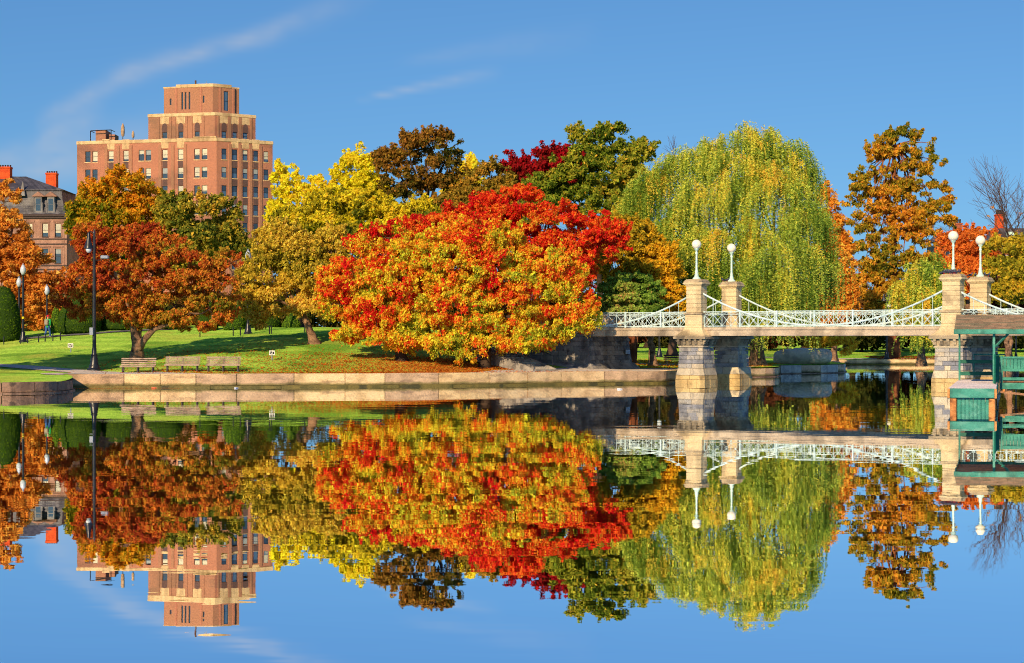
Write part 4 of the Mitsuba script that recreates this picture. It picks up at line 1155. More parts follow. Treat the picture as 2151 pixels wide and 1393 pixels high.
def foliage(cent, rad, n_per, L, rng, cols, tf, bounds, amp=0.35, leaf_amp=0.14, ns=0.35, flat=0.8, droop=0.35, hang=0.0, gain=1.0):
    n_per = np.maximum((n_per * rng.uniform(0.6, 1.3, len(cent))).astype(int), 4)
    idx = np.repeat(np.arange(len(cent)), n_per)
    n = len(idx)
    off = unit(rng.normal(size=(n, 3)))
    rr = rad[idx] * rng.random(n) ** 0.45
    d = off * rr[:, None] * [1, 1, flat]
    if hang:
        d[:, 2] -= hang * rng.random(n) ** 2 * rad[idx]
    pos = cent[idx] + d
    nrm = unit(off * 0.45 + rng.normal(size=(n, 3)) * 0.65 + [0, -0.1, 0.3])
    ax = rng.normal(size=(n, 3)) + [0, 0, -droop * 3]
    ax = unit(ax - nrm * (ax * nrm).sum(1, keepdims=True))
    x0, x1, z0, z1 = bounds
    u = (cent[:, 0] - x0) / (x1 - x0)
    v = (cent[:, 2] - z0) / (z1 - z0)
    t = tf(u, v) + amp * 2 * (meshkit.fbm(cent * ns + 31, 3, 3) - 0.5) * 1.6 + rng.normal(size=len(cent)) * 0.06
    tl = t[idx] + rng.normal(size=n) * leaf_amp
    tl = np.where(rng.random(n) < 0.14, rng.random(n), tl)
    col = ramp(cols, tl) * rng.uniform(0.6, 1.28, (n, 1)) * gain * LEAF_GAIN
    size = L * np.exp(rng.normal(size=n) * 0.3)
    return leaf_mesh(pos, nrm, ax, size, size * rng.uniform(0.55, 0.9, n), np.clip(col, 0.004, 0.92))


def limb(p, q, r0, r1, rng, n=6, wob=0.08, sag=0.0):
    t = np.linspace(0, 1, n)[:, None]
    L = np.linalg.norm(np.asarray(q) - p)
    pts = np.asarray(p) * (1 - t) + np.asarray(q) * t + rng.normal(size=(n, 3)) * L * wob * np.sin(np.pi * t) + [0, 0, 1] * (sag * L * np.sin(np.pi * t))
    return tube(pts, np.linspace(r0, r1, n), 7, caps=False)


def trunk_mesh(base, top, r0, r1, rng, flare=1.7, n=10, wob=0.05):
    t = np.linspace(0, 1, n)
    L = np.linalg.norm(top - base)
    pts = base[None] * (1 - t[:, None]) + top[None] * t[:, None] + rng.normal(size=(n, 3)) * [1, 1, 0] * L * wob * (np.sin(np.pi * t) * t)[:, None]
    r = r0 + (r1 - r0) * t
    r = r * (1 + (flare - 1) * np.exp(-t * 9))
    pts = np.vstack([pts[:1] - [0, 0, 0.4], pts])
    r = np.concatenate([[r[0] * 1.1], r])
    m = tube(pts, r, 12, caps=True)
    v = np.array(m.vertices)
    k = meshkit.fbm(v * [5, 5, 1.2], 3, 2)[:, None] - 0.5
    c = np.zeros_like(v); c[:, :2] = v[:, :2] - np.array([np.interp(v[:, 2], pts[:, 2], pts[:, i]) for i in (0, 1)]).T
    m.vertices = v + c * k * 0.5
    return m


def lobes_world(lobes, D):
    out = []
    for l in lobes:
        x, y, rx, ry = l[:4]
        dy = l[4] if len(l) > 4 else 0.0
        Dl = D + dy
        c = W(x, y, Dl)
        a, b = rx * Dl / F, ry * Dl / F
        out.append((c, np.array([a, l[5] if len(l) > 5 else max(a * 0.9, b * 0.6), b])))
    return out


def tree(name, label, D, base_px, lobes, cols, tf=lambda u, v: 0.5 + 0 * u, clumps=200, rc=0.75, n_leaf=150, L=None, seed=1, bark='bark', r0=0.3, trunk_top=0.35,
         carve=0.30, amp=0.35, ns=0.35, flat=0.8, droop=0.35, hang=0.0, group=None, cat='tree', limbs=14, stems=None, gain=1.0, shell=0.55, leaf_amp=0.14, base=None, jag=0.12, sprays=1.0, taper=0.6, limb_r=1.0):
    rng = np.random.default_rng(seed)
    k = thing(name, label, cat, group)
    L = L or 0.0017 * D
    if group is None:          # finer clumps, clearer gaps between them
        if D < 138:
            clumps, rc, n_leaf, L, carve = int(clumps * 2.9), rc * 0.56, int(n_leaf * 0.72), L * 0.76, carve + 0.09
        else:
            clumps, rc, n_leaf, L, carve = int(clumps * 2.0), rc * 0.68, int(n_leaf * 0.66), L * 0.9, carve + 0.07
    lw = lobes_world(lobes, D)
    w = np.array([r[0] * r[2] + 0.3 * r[0] * r[1] for _, r in lw])
    cent, tries = [], 0
    need = clumps
    while len(cent) < need and tries < need * 40:
        m = need
        tries += m
        li = rng.choice(len(lw), m, p=w / w.sum())
        d = unit(rng.normal(size=(m, 3)))
        keep = (d[:, 1] < 0.25) | (rng.random(m) < 0.25)
        rho = shell + (1 - shell) * np.sqrt(rng.random(m)) + rng.normal(size=m) * jag * 0.5
        c = np.array([lw[i][0] for i in li]) + d * rho[:, None] * np.array([lw[i][1] for i in li])
        # boughs: flat layers of foliage with gaps between them
        g = meshkit.fbm(c * ([0.75, 0.75, 1.6] if D < 138 else [0.5, 0.5, 1.0]) + seed, 2, seed)
        cent += list(c[keep & (g > carve)])
    cent = np.array(cent[:need])
    rad = rc * rng.uniform(0.65, 1.35, len(cent))
    lc_ = np.array([c for c, _ in lw])
    n_main = len(cent)
    if group is None:           # shoots and sprays that break the outline
        pick = rng.permutation(n_main)[:int(n_main * 0.4 * sprays)]
        near = lc_[np.argmin(((cent[pick][:, None] - lc_[None]) ** 2).sum(-1), 1)]
        dirn = unit(unit(cent[pick] - near) + [0, 0, 0.35] + rng.normal(size=(len(pick), 3)) * 0.35)
        far = rc * rng.uniform(0.8, 1.8, len(pick))
        cent = np.vstack([cent, cent[pick] + dirn * far[:, None], cent[pick] + dirn * (far * 0.6)[:, None]])
        rad = np.concatenate([rad, rc * rng.uniform(0.28, 0.5, len(pick)), rc * rng.uniform(0.4, 0.6, len(pick))])
    n_leaf = np.concatenate([np.full(n_main, n_leaf), np.full(len(cent) - n_main, n_leaf * 0.28)])
    z = cent[:, 2]
    bounds = (cent[:, 0].min(), cent[:, 0].max(), z.min(), z.max())
    if base is None:
        base = on_ground(base_px, D)
    cm = np.array([c for c, _ in lw]).mean(0)
    top = base + (np.array([cm[0], cm[1], z.max()]) - base) * [0.5, 0.5, trunk_top]
    if stems is None:
        tm = trunk_mesh(base, top, r0, r0 * taper, rng)
    else:
        tm = cat_([tube([W(*p) for p in s[0]], s[1], 12) if False else tube(curve([np.array([*W(*p)]) for p in s[0]], 5), np.interp(np.linspace(0, 1, (len(s[0]) - 1) * 5 + 1), np.linspace(0, 1, len(s[1])), s[1]), 12) for s in stems])
        v = np.array(tm.vertices)
        tm.vertices = v + unit(np.array(trimesh.Trimesh(v, tm.faces, process=False).vertex_normals)) * ((meshkit.fbm(v * [4, 4, 1.5], 3, 2)[:, None] - 0.5) * 0.16)
    part(k, 'trunk', tm, bark, smooth=50)
    bl = []
    ends = [c for c, _ in lw]
    start = top if stems is None else None
    starts = [top] if stems is None else [W(*s[0][-1]) for s in stems]
    order = rng.permutation(len(ends))[:limbs]
    for e in order:
        s = min(starts, key=lambda q: np.linalg.norm(q - ends[e]))
        bl.append(limb(s, ends[e], r0 * 0.42 * limb_r, r0 * 0.16 * limb_r, rng, 6, 0.06, 0.05))
    for i in rng.permutation(n_main)[:limbs * 6]:
        e = min(ends, key=lambda q: np.linalg.norm(q - cent[i]))
        bl.append(limb(e, cent[i], r0 * 0.14 * limb_r, r0 * 0.05 * limb_r, rng, 4, 0.06))
    part(k, 'branches', cat_(bl), bark)
    m, col = foliage(cent, rad, n_leaf, L, rng, cols, tf, bounds, amp, leaf_amp, ns, flat, droop, hang, gain)
    part(k, 'crown', m, 'leaf', color=col)
    return k


YEL = [(150, 154, 34), (212, 198, 38), (242, 214, 44), (248, 206, 56)]
# --- far background: a belt of dull trees along the street behind the park
rbg = np.random.default_rng(8)
FAR_TREE = ['outside the frame at the left', 'behind the golden tree at the left edge', 'behind the walking person', 'behind the rust red crown', 'behind the forked trunk', 'behind the yellow green crabapple',
            'below the first ginkgo', 'below the tall ginkgo', 'below the dark brown tree', 'left of the scarlet crown', 'behind the scarlet crown', 'behind the left bridge abutment', 'behind the dogwood',
            'behind the left front pier', 'behind the left rear pier', 'behind the long boulder', 'behind the amber tree', 'behind the cypress trunk', 'behind the right front pier', 'behind the dock roof', 'outside the frame at the right']
FAR_SHRUB = ['dark shrub behind the bridge abutment', 'dark reddish shrub behind the dogwood trunk', 'dark shrub seen under the left span', 'dark shrub just left of the left front pier', 'reddish shrub between the left piers', 'dark shrub above the long boulder',
             'dark shrub right of the long boulder', 'reddish brown shrub left of the cypress trunk', 'dark shrub right of the cypress trunk', 'dark olive shrub behind the dock shelter', 'reddish shrub outside the frame at the right']
bgs = [(-60, 640), (60, 640), (180, 620), (300, 625), (420, 610), (540, 600), (650, 560), (760, 540), (880, 530), (1000, 530), (1120, 540), (1240, 560), (1360, 570), (1470, 590), (1580, 600), (1690, 610), (1790, 600), (1890, 620), (1990, 600), (2090, 600), (2200, 590)]
for i, (x, y) in list(enumerate(bgs))[1:-1]:
    D = 245 + 12 * rbg.random() + (4 if x > 1300 else 0)
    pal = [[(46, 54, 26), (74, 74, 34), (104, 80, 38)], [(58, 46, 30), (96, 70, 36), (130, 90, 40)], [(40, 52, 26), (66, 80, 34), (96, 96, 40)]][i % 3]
    lo = [(x, (y + 690) / 2, 62, (690 - y) / 2 + 10), (x - 30, 670, 40, 30), (x + 34, 665, 40, 34)]
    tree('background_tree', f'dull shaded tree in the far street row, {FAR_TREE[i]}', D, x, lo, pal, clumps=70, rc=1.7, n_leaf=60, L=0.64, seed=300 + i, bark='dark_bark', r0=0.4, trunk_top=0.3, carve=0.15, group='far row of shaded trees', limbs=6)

# --- dark shrubs along the fence on the far side, closing the view under the bridge
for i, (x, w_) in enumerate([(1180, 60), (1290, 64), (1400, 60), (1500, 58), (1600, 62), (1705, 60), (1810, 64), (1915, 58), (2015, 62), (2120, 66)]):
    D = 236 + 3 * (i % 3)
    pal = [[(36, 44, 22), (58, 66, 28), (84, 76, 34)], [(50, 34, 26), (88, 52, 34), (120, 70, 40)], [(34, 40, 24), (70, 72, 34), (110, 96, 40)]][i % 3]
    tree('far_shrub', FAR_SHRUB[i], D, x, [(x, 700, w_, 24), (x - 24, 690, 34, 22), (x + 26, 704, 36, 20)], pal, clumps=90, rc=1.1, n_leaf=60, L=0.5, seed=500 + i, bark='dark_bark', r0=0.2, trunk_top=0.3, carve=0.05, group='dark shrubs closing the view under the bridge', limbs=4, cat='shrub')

# --- left part
tree('orange_tree', 'golden orange tree at the far left edge in front of the brownstone house', 152, 22,
     [(8, 425, 30, 48), (10, 500, 50, 64), (58, 545, 42, 48), (10, 580, 70, 70), (85, 610, 46, 42), (40, 640, 70, 40), (105, 590, 30, 25), (-40, 520, 60, 90), (60, 672, 60, 16), (110, 655, 20, 25)],
     [(150, 88, 36), (206, 128, 50), (226, 158, 66), (234, 184, 90)], lambda u, v: 0.58 - 0.1 * v, clumps=330, rc=0.75, n_leaf=150, L=0.25, seed=41, r0=0.32, carve=0.32, flat=0.6)
tree('park_tree', 'tree with green flanks and orange top in front of the brick tower', 188, 250,
     [(252, 398, 66, 40), (205, 440, 58, 48), (300, 432, 52, 52), (250, 470, 86, 60), (180, 470, 34, 34), (330, 450, 26, 36), (255, 520, 80, 40), (168, 452, 22, 20)],
     [(58, 82, 24), (104, 120, 30), (176, 146, 34), (224, 150, 36), (234, 142, 40)], lambda u, v: 0.12 + 0.62 * v + 0.12 * u, clumps=300, rc=0.95, n_leaf=140, L=0.31, seed=42, carve=0.3, amp=0.3)
tree('park_tree', 'dark green tree tinged with yellow, right of the green and orange tree', 178, 440,
     [(425, 448, 78, 44), (385, 478, 50, 50), (468, 494, 46, 34), (430, 506, 84, 40), (360, 440, 30, 34), (506, 520, 24, 16), (400, 540, 70, 30)],
     [(64, 82, 34), (104, 116, 42), (156, 146, 50), (200, 166, 58), (216, 156, 54)], lambda u, v: 0.42 + 0.1 * v, clumps=320, rc=0.8, n_leaf=140, L=0.28, seed=43, carve=0.32, amp=0.4)
tree('crabapple_tree', 'rust red crabapple tree with forked trunk behind the benches', 119.5, 285,
     [(250, 530, 78, 48), (335, 530, 70, 40), (215, 590, 78, 50), (300, 590, 90, 50), (395, 570, 76, 46), (455, 600, 52, 50), (170, 625, 50, 40), (255, 640, 84, 36), (370, 640, 80, 38), (440, 650, 52, 36), (300, 665, 60, 22), (480, 560, 34, 34), (395, 678, 60, 14), (200, 500, 50, 34), (300, 492, 40, 22)],
     [(96, 104, 34), (164, 146, 46), (204, 142, 52), (198, 106, 44), (176, 72, 38), (138, 46, 32)], lambda u, v: 0.62 - 0.24 * u + 0.12 * v, clumps=520, rc=0.52, n_leaf=115, L=0.19, seed=44, r0=0.26, carve=0.36, droop=0.6, hang=0.5, ns=0.55, amp=0.4,
     stems=[([(287, 757, 119), (288, 725, 119), (281, 690, 119), (270, 650, 118.8)], [0.56, 0.36, 0.24, 0.14]), ([(287, 750, 119.1), (290, 722, 119.2), (293, 690, 119.4), (320, 640, 120)], [0.4, 0.32, 0.2, 0.12]), ([(290, 735, 118.9), (303, 715, 118.7), (325, 692, 118.6), (362, 680, 118.6)], [0.3, 0.24, 0.18, 0.1])])
tree('crabapple_tree', 'yellow green crabapple tree between the rust red tree and the big orange one', 128, 660,
     [(610, 525, 76, 44), (560, 580, 56, 56), (650, 560, 66, 60), (700, 515, 40, 40), (600, 625, 48, 36), (535, 635, 36, 40), (655, 635, 48, 30), (590, 490, 50, 24), (520, 590, 26, 34), (690, 600, 40, 50), (555, 670, 26, 18)],
     [(120, 120, 40), (176, 158, 50), (220, 184, 62), (232, 196, 90), (210, 140, 52)], lambda u, v: 0.5 - 0.12 * v, clumps=420, rc=0.6, n_leaf=115, L=0.2, seed=45, r0=0.3, carve=0.34, hang=0.5, droop=0.6, amp=0.36, trunk_top=0.3)
WARM = [(140, 150, 44), (196, 200, 52), (234, 208, 56), (246, 184, 48), (240, 132, 40), (226, 72, 36), (206, 30, 34)]
tree('crabapple_tree', 'orange and red crabapple tree, left half of the blazing orange mass', 120, 845,
     [(752, 580, 72, 52), (840, 570, 92, 76), (800, 708, 44, 16, -1.5), (868, 718, 40, 16, -1.5), (735, 700, 36, 14, -1.0), (712, 640, 42, 32), (800, 655, 84, 46), (870, 640, 70, 60), (790, 520, 60, 40), (850, 705, 62, 26), (760, 684, 36, 16), (900, 560, 60, 70), (700, 600, 34, 36)],
     WARM, lambda u, v: 0.28 + 0.40 * v ** 1.4 + 0.30 * (1 - u), clumps=600, rc=0.55, n_leaf=130, L=0.19, seed=46, r0=0.3, carve=0.33, hang=0.8, droop=0.7, amp=0.62, ns=0.8, leaf_amp=0.18, jag=0.25, trunk_top=0.3, bark='dark_bark')
tree('crabapple_tree', 'golden orange crabapple tree hanging over the bank beside the bridge abutment', 119, 1018,
     [(950, 545, 84, 70), (1040, 560, 92, 76), (990, 736, 40, 20, -1.5), (1085, 716, 50, 18, -1.5), (930, 722, 36, 18, -1.5), (1120, 605, 84, 60), (1190, 640, 60, 44), (960, 640, 96, 66), (1060, 660, 90, 52), (960, 712, 64, 26), (1130, 690, 76, 34), (1010, 500, 80, 44), (1215, 668, 44, 28), (890, 690, 40, 30), (1040, 715, 60, 18), (1175, 570, 60, 50)],
     WARM, lambda u, v: 0.30 + 0.42 * v ** 1.4, clumps=860, rc=0.55, n_leaf=130, L=0.19, seed=47, r0=0.3, carve=0.33, hang=0.8, droop=0.7, amp=0.62, ns=0.8, leaf_amp=0.18, jag=0.25, trunk_top=0.3, bark='dark_bark')
tree('red_tree', 'scarlet tree crowning the orange crabapples', 129, 1130,
     [(880, 488, 74, 30), (960, 462, 64, 34), (1060, 448, 80, 44), (1140, 460, 80, 46), (1205, 510, 70, 56), (1275, 500, 46, 48), (1090, 415, 46, 20), (1180, 560, 70, 60), (1000, 500, 90, 50), (820, 500, 50, 22), (1110, 520, 90, 60)],
     [(210, 170, 54), (236, 132, 44), (232, 78, 36), (214, 34, 34), (180, 22, 36)], lambda u, v: 0.60 - 0.16 * u + 0.12 * v, clumps=600, rc=0.58, n_leaf=120, L=0.2, seed=48, r0=0.28, carve=0.36, droop=0.5, amp=0.5, ns=0.6, leaf_amp=0.18, jag=0.25)
# --- the row behind
tree('olive_tree', 'mottled olive tree filling the middle below the ginkgo plumes', 160, 760,
     [(640, 470, 70, 36), (720, 470, 70, 40), (800, 460, 70, 40), (870, 450, 50, 36), (760, 430, 50, 30), (680, 430, 40, 30), (602, 486, 24, 30)],
     [(84, 96, 32), (134, 132, 38), (196, 178, 42), (232, 204, 46), (226, 184, 50)], lambda u, v: 0.40 + 0.2 * v, clumps=330, rc=0.7, n_leaf=115, L=0.26, seed=49, bark='dark_bark', carve=0.33, amp=0.5, ns=0.5)
tree('ginkgo_tree', 'yellow ginkgo with several upright plumes right beside the brick tower', 205, 632,
     [(586, 412, 17, 70), (612, 420, 17, 70), (640, 430, 22, 68), (668, 436, 20, 64), (692, 444, 18, 64), (600, 470, 40, 46), (650, 480, 50, 44), (630, 520, 70, 30)],
     YEL, lambda u, v: 0.35 + 0.5 * v, clumps=330, rc=0.75, n_leaf=120, L=0.32, seed=50, carve=0.3, bark='dark_bark', droop=0.1, amp=0.4)
tree('ginkgo_tree', 'tall yellow ginkgo with pointed plumes left of the dark brown tree', 205, 745,
     [(712, 404, 14, 64), (735, 386, 18, 64), (757, 376, 17, 68), (777, 382, 17, 64), (730, 440, 36, 40), (765, 450, 36, 46), (820, 440, 38, 44), (790, 400, 26, 30), (750, 500, 60, 30)],
     YEL, lambda u, v: 0.35 + 0.5 * v, clumps=300, rc=0.75, n_leaf=120, L=0.32, seed=51, carve=0.3, bark='dark_bark', droop=0.1, amp=0.4)
tree('ginkgo_tree', 'small yellow ginkgo tip right of the dark brown tree', 205, 985,
     [(976, 390, 14, 54), (993, 384, 13, 56), (980, 430, 34, 40), (950, 420, 26, 30)],
     YEL, lambda u, v: 0.45 + 0.5 * v, clumps=110, rc=0.75, n_leaf=120, L=0.32, seed=52, carve=0.25, bark='dark_bark', droop=0.1)
tree('dark_tree', 'tall dark brown and green tree rising above the yellow ginkgos', 187, 893,
     [(900, 300, 48, 32), (862, 318, 36, 40), (935, 340, 34, 46), (815, 338, 28, 24), (885, 360, 56, 36), (930, 405, 44, 34), (838, 385, 36, 28), (850, 425, 44, 34), (905, 450, 60, 30), (955, 305, 16, 16), (790, 330, 12, 10), (960, 450, 50, 30)],
     [(52, 62, 22), (86, 84, 30), (126, 98, 38), (156, 104, 44), (146, 120, 44)], lambda u, v: 0.4 + 0.25 * v - 0.2 * u, clumps=250, rc=0.78, n_leaf=110, L=0.29, seed=53, bark='dark_bark', r0=0.45, carve=0.42, trunk_top=0.55, jag=0.3)
tree('olive_tree', 'olive brown tree between the dark tree and the dark red one', 180, 1010,
     [(1020, 385, 46, 34), (985, 430, 60, 40), (1050, 420, 44, 50), (1030, 358, 26, 16), (920, 455, 70, 34), (1062, 390, 34, 34), (860, 465, 60, 30), (1100, 440, 50, 40)],
     [(86, 88, 34), (128, 114, 42), (172, 134, 48), (212, 146, 54)], lambda u, v: 0.5 + 0 * u, clumps=330, rc=0.75, n_leaf=115, L=0.29, seed=54, bark='dark_bark', carve=0.34)
tree('maroon_tree', 'dark maroon maple behind the scarlet tree', 182, 1150,
     [(1080, 348, 34, 26), (1112, 348, 36, 30), (1160, 334, 42, 24), (1196, 340, 40, 28), (1110, 388, 56, 40), (1070, 380, 38, 36), (1170, 372, 56, 40), (1135, 342, 36, 24)],
     [(78, 70, 30), (110, 40, 28), (142, 26, 30), (170, 24, 36)], lambda u, v: 0.5 + 0.35 * v, clumps=280, rc=0.72, n_leaf=110, L=0.28, seed=55, bark='dark_bark', carve=0.30, jag=0.25)
tree('green_tree', 'tall dark green tree left of the weeping willow', 168, 1262,
     [(1272, 305, 48, 34), (1232, 330, 40, 40), (1310, 330, 40, 36), (1345, 322, 22, 20), (1260, 370, 80, 44), (1330, 380, 46, 50), (1180, 400, 58, 40), (1260, 430, 90, 44), (1140, 392, 40, 36), (1205, 285, 16, 16), (1290, 276, 20, 16), (1265, 276, 20, 16), (1228, 296, 18, 20), (1350, 312, 24, 20), (1150, 420, 50, 40), (1215, 375, 60, 40), (1300, 460, 60, 40)],
     [(58, 80, 26), (90, 112, 34), (132, 142, 44), (172, 162, 54), (208, 160, 54)], lambda u, v: 0.32 + 0.22 * v, clumps=420, rc=0.72, n_leaf=125, L=0.27, seed=56, bark='dark_bark', r0=0.4, carve=0.34, jag=0.3, amp=0.3)
tree('dogwood_tree', 'low layered green dogwood behind the left end of the bridge', 133, 1330,
     [(1328, 588, 40, 14), (1298, 606, 42, 13), (1356, 612, 40, 13), (1318, 628, 62, 14), (1276, 640, 34, 12), (1362, 640, 36, 12), (1320, 652, 70, 12), (1330, 600, 50, 20)],
     [(72, 104, 40), (116, 150, 56), (150, 176, 76), (196, 150, 96)], lambda u, v: 0.45 + 0.15 * v, clumps=240, rc=0.45, n_leaf=120, L=0.2, seed=57, flat=0.45, carve=0.3, droop=0.5,
     stems=[([(1327, 762, 133), (1325, 720, 133), (1318, 680, 133)], [0.24, 0.16, 0.1]), ([(1332, 762, 133.2), (1336, 715, 133.2), (1342, 670, 133)], [0.22, 0.15, 0.09]), ([(1329, 762, 132.8), (1331, 715, 132.7), (1330, 670, 133)], [0.2, 0.13, 0.08])], bark='red_bark')
tree('gold_tree', 'olive and gold tree between the scarlet tree and the left piers', 137, 1372,
     [(1330, 510, 56, 52), (1290, 540, 44, 56), (1380, 560, 46, 52), (1410, 600, 34, 44), (1350, 580, 60, 50), (1400, 650, 40, 26), (1285, 480, 36, 32), (1360, 640, 60, 30)],
     [(116, 116, 36), (168, 146, 40), (216, 168, 40), (240, 178, 44)], lambda u, v: 0.3 + 0.5 * u - 0.1 * v, clumps=330, rc=0.65, n_leaf=120, L=0.25, seed=58, carve=0.32)


# --- weeping willows
def willow(label, D, base_px, domes, seed, strands=110, per_m=8.5, leafL=0.26, gold=0.15, r0=0.55, tmin=None):
    rng = np.random.default_rng(seed)
    k = thing('willow_tree', label, 'tree')
    pos, axs, cols, nrm = [], [], [], []
    br = []
    base = on_ground(base_px, D)
    crotch = base + [0, 0, 5.0]
    for (cx, cy, hw, ln, dy) in domes:
        c = W(cx, cy, D + dy)
        R = hw * D / F
        Lm = ln * D / F * (0.52 if cy < 500 else 0.78)
        out0 = 0.0 if cx > 1545 else np.pi
        br.append(limb(crotch + rng.normal(size=3) * 0.3, c - [0, 0, 0.5], r0 * 0.32, 0.04, rng, 9, 0.05, 0.12))
        dome_t = rng.normal() * 0.10
        # a fountain of arching branchlets, each with a curtain of strands hanging from it
        nb = int(9 + 4 * R)
        for j in range(nb):
            phi = rng.uniform(0, 2 * np.pi) if rng.random() < 0.5 else out0 + rng.normal() * 0.9
            if np.sin(phi) > 0.2 and rng.random() < 0.6:
                phi = -phi
            reach = R * rng.uniform(0.45, 1.35)
            o = c + rng.normal(size=3) * [0.35 * R, 0.35 * R, 0.30] - [0, 0, 0.5 * abs(rng.normal())]
            rise = rng.uniform(-0.1, 0.55)
            fall = rng.uniform(0.5, 1.0) * reach
            branch_t = rng.normal() * 0.12
            isgold = rng.random() < gold
            for _ in range(int(strands * rng.uniform(0.7, 1.3) * 0.14 * (0.6 + R / 2))):
                e = rng.random() ** 0.8
                st = o + np.array([np.cos(phi) * reach * e, np.sin(phi) * reach * e, rise * e * 2 * (1 - e) * 2 - fall * e ** 2.2])
                st = st + rng.normal(size=3) * [0.16, 0.16, 0.12]
                m = max(int(Lm * rng.uniform(0.2, 1.0) * per_m), 5)
                s = (np.arange(m) + rng.random(m)) / per_m + rng.random() / per_m
                vel = rng.uniform(0.2, 0.7) * (0.4 + e)
                hor = vel * (1 - np.exp(-s / 0.6))
                side_ = rng.normal() * 0.5
                sway = 0.07 * np.sin(s * 0.9 + rng.random() * 6)
                p = np.column_stack([st[0] + hor * np.cos(phi + side_) + sway + 0.025 * rng.normal(size=m), st[1] + hor * np.sin(phi + side_) + 0.03 * rng.normal(size=m), st[2] - s + 0.35 * (1 - np.exp(-s / 0.4)) * e])
                ok = p[:, 2] > max(base[2], 0.4) + rng.uniform(0.3, 2.2)
                p, s2 = p[ok], s[ok]
                if len(p) < 3:
                    continue
                a = unit(np.gradient(p, axis=0) + rng.normal(size=p.shape) * 0.25 * [1, 1, 0.4])
                t = 0.27 + dome_t + branch_t + 0.12 * rng.normal() + (0.42 if isgold else 0.0) + 0.22 * np.exp(-s2 / 1.2)
                t = t + 0.10 * rng.normal(size=len(p))
                pos.append(p); axs.append(a); nrm.append(unit(rng.normal(size=p.shape) + [0, -0.6, 0.15]))
                cols.append(ramp([(84, 114, 38), (130, 156, 58), (176, 190, 80), (222, 204, 74), (238, 186, 72)], t) * rng.uniform(0.65, 1.25, (len(p), 1)) * LEAF_GAIN)
    part(k, 'trunk', trunk_mesh(base, crotch + [0, 0, 1.0], r0, r0 * 0.6, rng), 'bark', smooth=50)
    part(k, 'branches', cat_(br), 'bark')
    pos, axs, nrm, cols = map(np.vstack, (pos, axs, nrm, cols))
    nrm = unit(nrm - axs * (nrm * axs).sum(1, keepdims=True))
    size = leafL * rng.uniform(0.7, 1.3, len(pos))
    m, col = leaf_mesh(pos, nrm, axs, size, size * 0.42, np.clip(cols, 0.004, 0.9), 0.1)
    part(k, 'crown', m, 'leaf', color=col)
    return k


willow('great weeping willow in green and gold behind the left bridge piers', 145, 1590,
       [(1500, 288, 46, 190, 2), (1555, 272, 46, 200, 1), (1612, 272, 46, 210, 1), (1655, 300, 40, 220, 1), (1450, 312, 42, 190, 1), (1400, 338, 44, 190, 0), (1358, 372, 40, 190, 0), (1326, 415, 26, 190, 1), (1690, 352, 26, 230, 1),
        (1470, 380, 60, 190, -1.5), (1545, 370, 60, 200, -2), (1625, 370, 56, 220, -2), (1415, 440, 54, 180, -2), (1495, 470, 62, 180, -3.5), (1580, 460, 62, 200, -3.5), (1665, 430, 50, 230, -2.5), (1712, 440, 24, 220, 0),
        (1365, 470, 36, 150, -1), (1430, 530, 44, 130, -3), (1515, 545, 60, 200, -5), (1605, 520, 56, 220, -5), (1690, 515, 44, 210, -3), (1735, 530, 20, 160, 0), (1560, 560, 50, 200, -5), (1650, 560, 44, 200, -4.5), (1455, 490, 40, 180, -3), (1540, 320, 60, 120, -1), (1610, 330, 56, 130, -1)], 61, strands=135, leafL=0.2)
willow('smaller weeping willow hanging beside the right front pier', 176, 1935,
       [(1940, 545, 26, 130, 0), (1915, 570, 24, 150, -1), (1960, 575, 24, 170, -1), (1895, 600, 20, 130, -1), (1935, 610, 26, 140, -2), (1965, 640, 18, 110, -2), (1985, 560, 20, 150, 1), (1920, 650, 24, 110, -2)], 62, strands=90, leafL=0.3, gold=0.4, r0=0.35)

# --- right part
tree('gold_tree', 'amber tree glowing between the willow and the bald cypress', 196, 1752,
     [(1742, 470, 26, 52), (1760, 540, 30, 52), (1748, 610, 34, 50), (1735, 420, 16, 30), (1770, 640, 26, 40), (1765, 600, 30, 50), (1730, 660, 30, 40)],
     [(180, 104, 34), (214, 136, 44), (232, 164, 62), (238, 176, 70)], lambda u, v: 0.5 + 0 * u, clumps=200, rc=0.85, n_leaf=120, L=0.3, seed=63, carve=0.3)
tree('yellow_shrub', 'bright yellow drooping shrub seen under the bridge deck', 180, 1760,
     [(1735, 716, 26, 10), (1776, 728, 14, 20), (1760, 712, 30, 10), (1708, 722, 18, 12), (1790, 720, 12, 10)],
     [(196, 150, 36), (232, 184, 52), (244, 200, 70)], lambda u, v: 0.6 + 0 * u, clumps=60, rc=0.45, n_leaf=70, L=0.26, seed=64, cat='shrub', r0=0.12, carve=0.2, limbs=5)
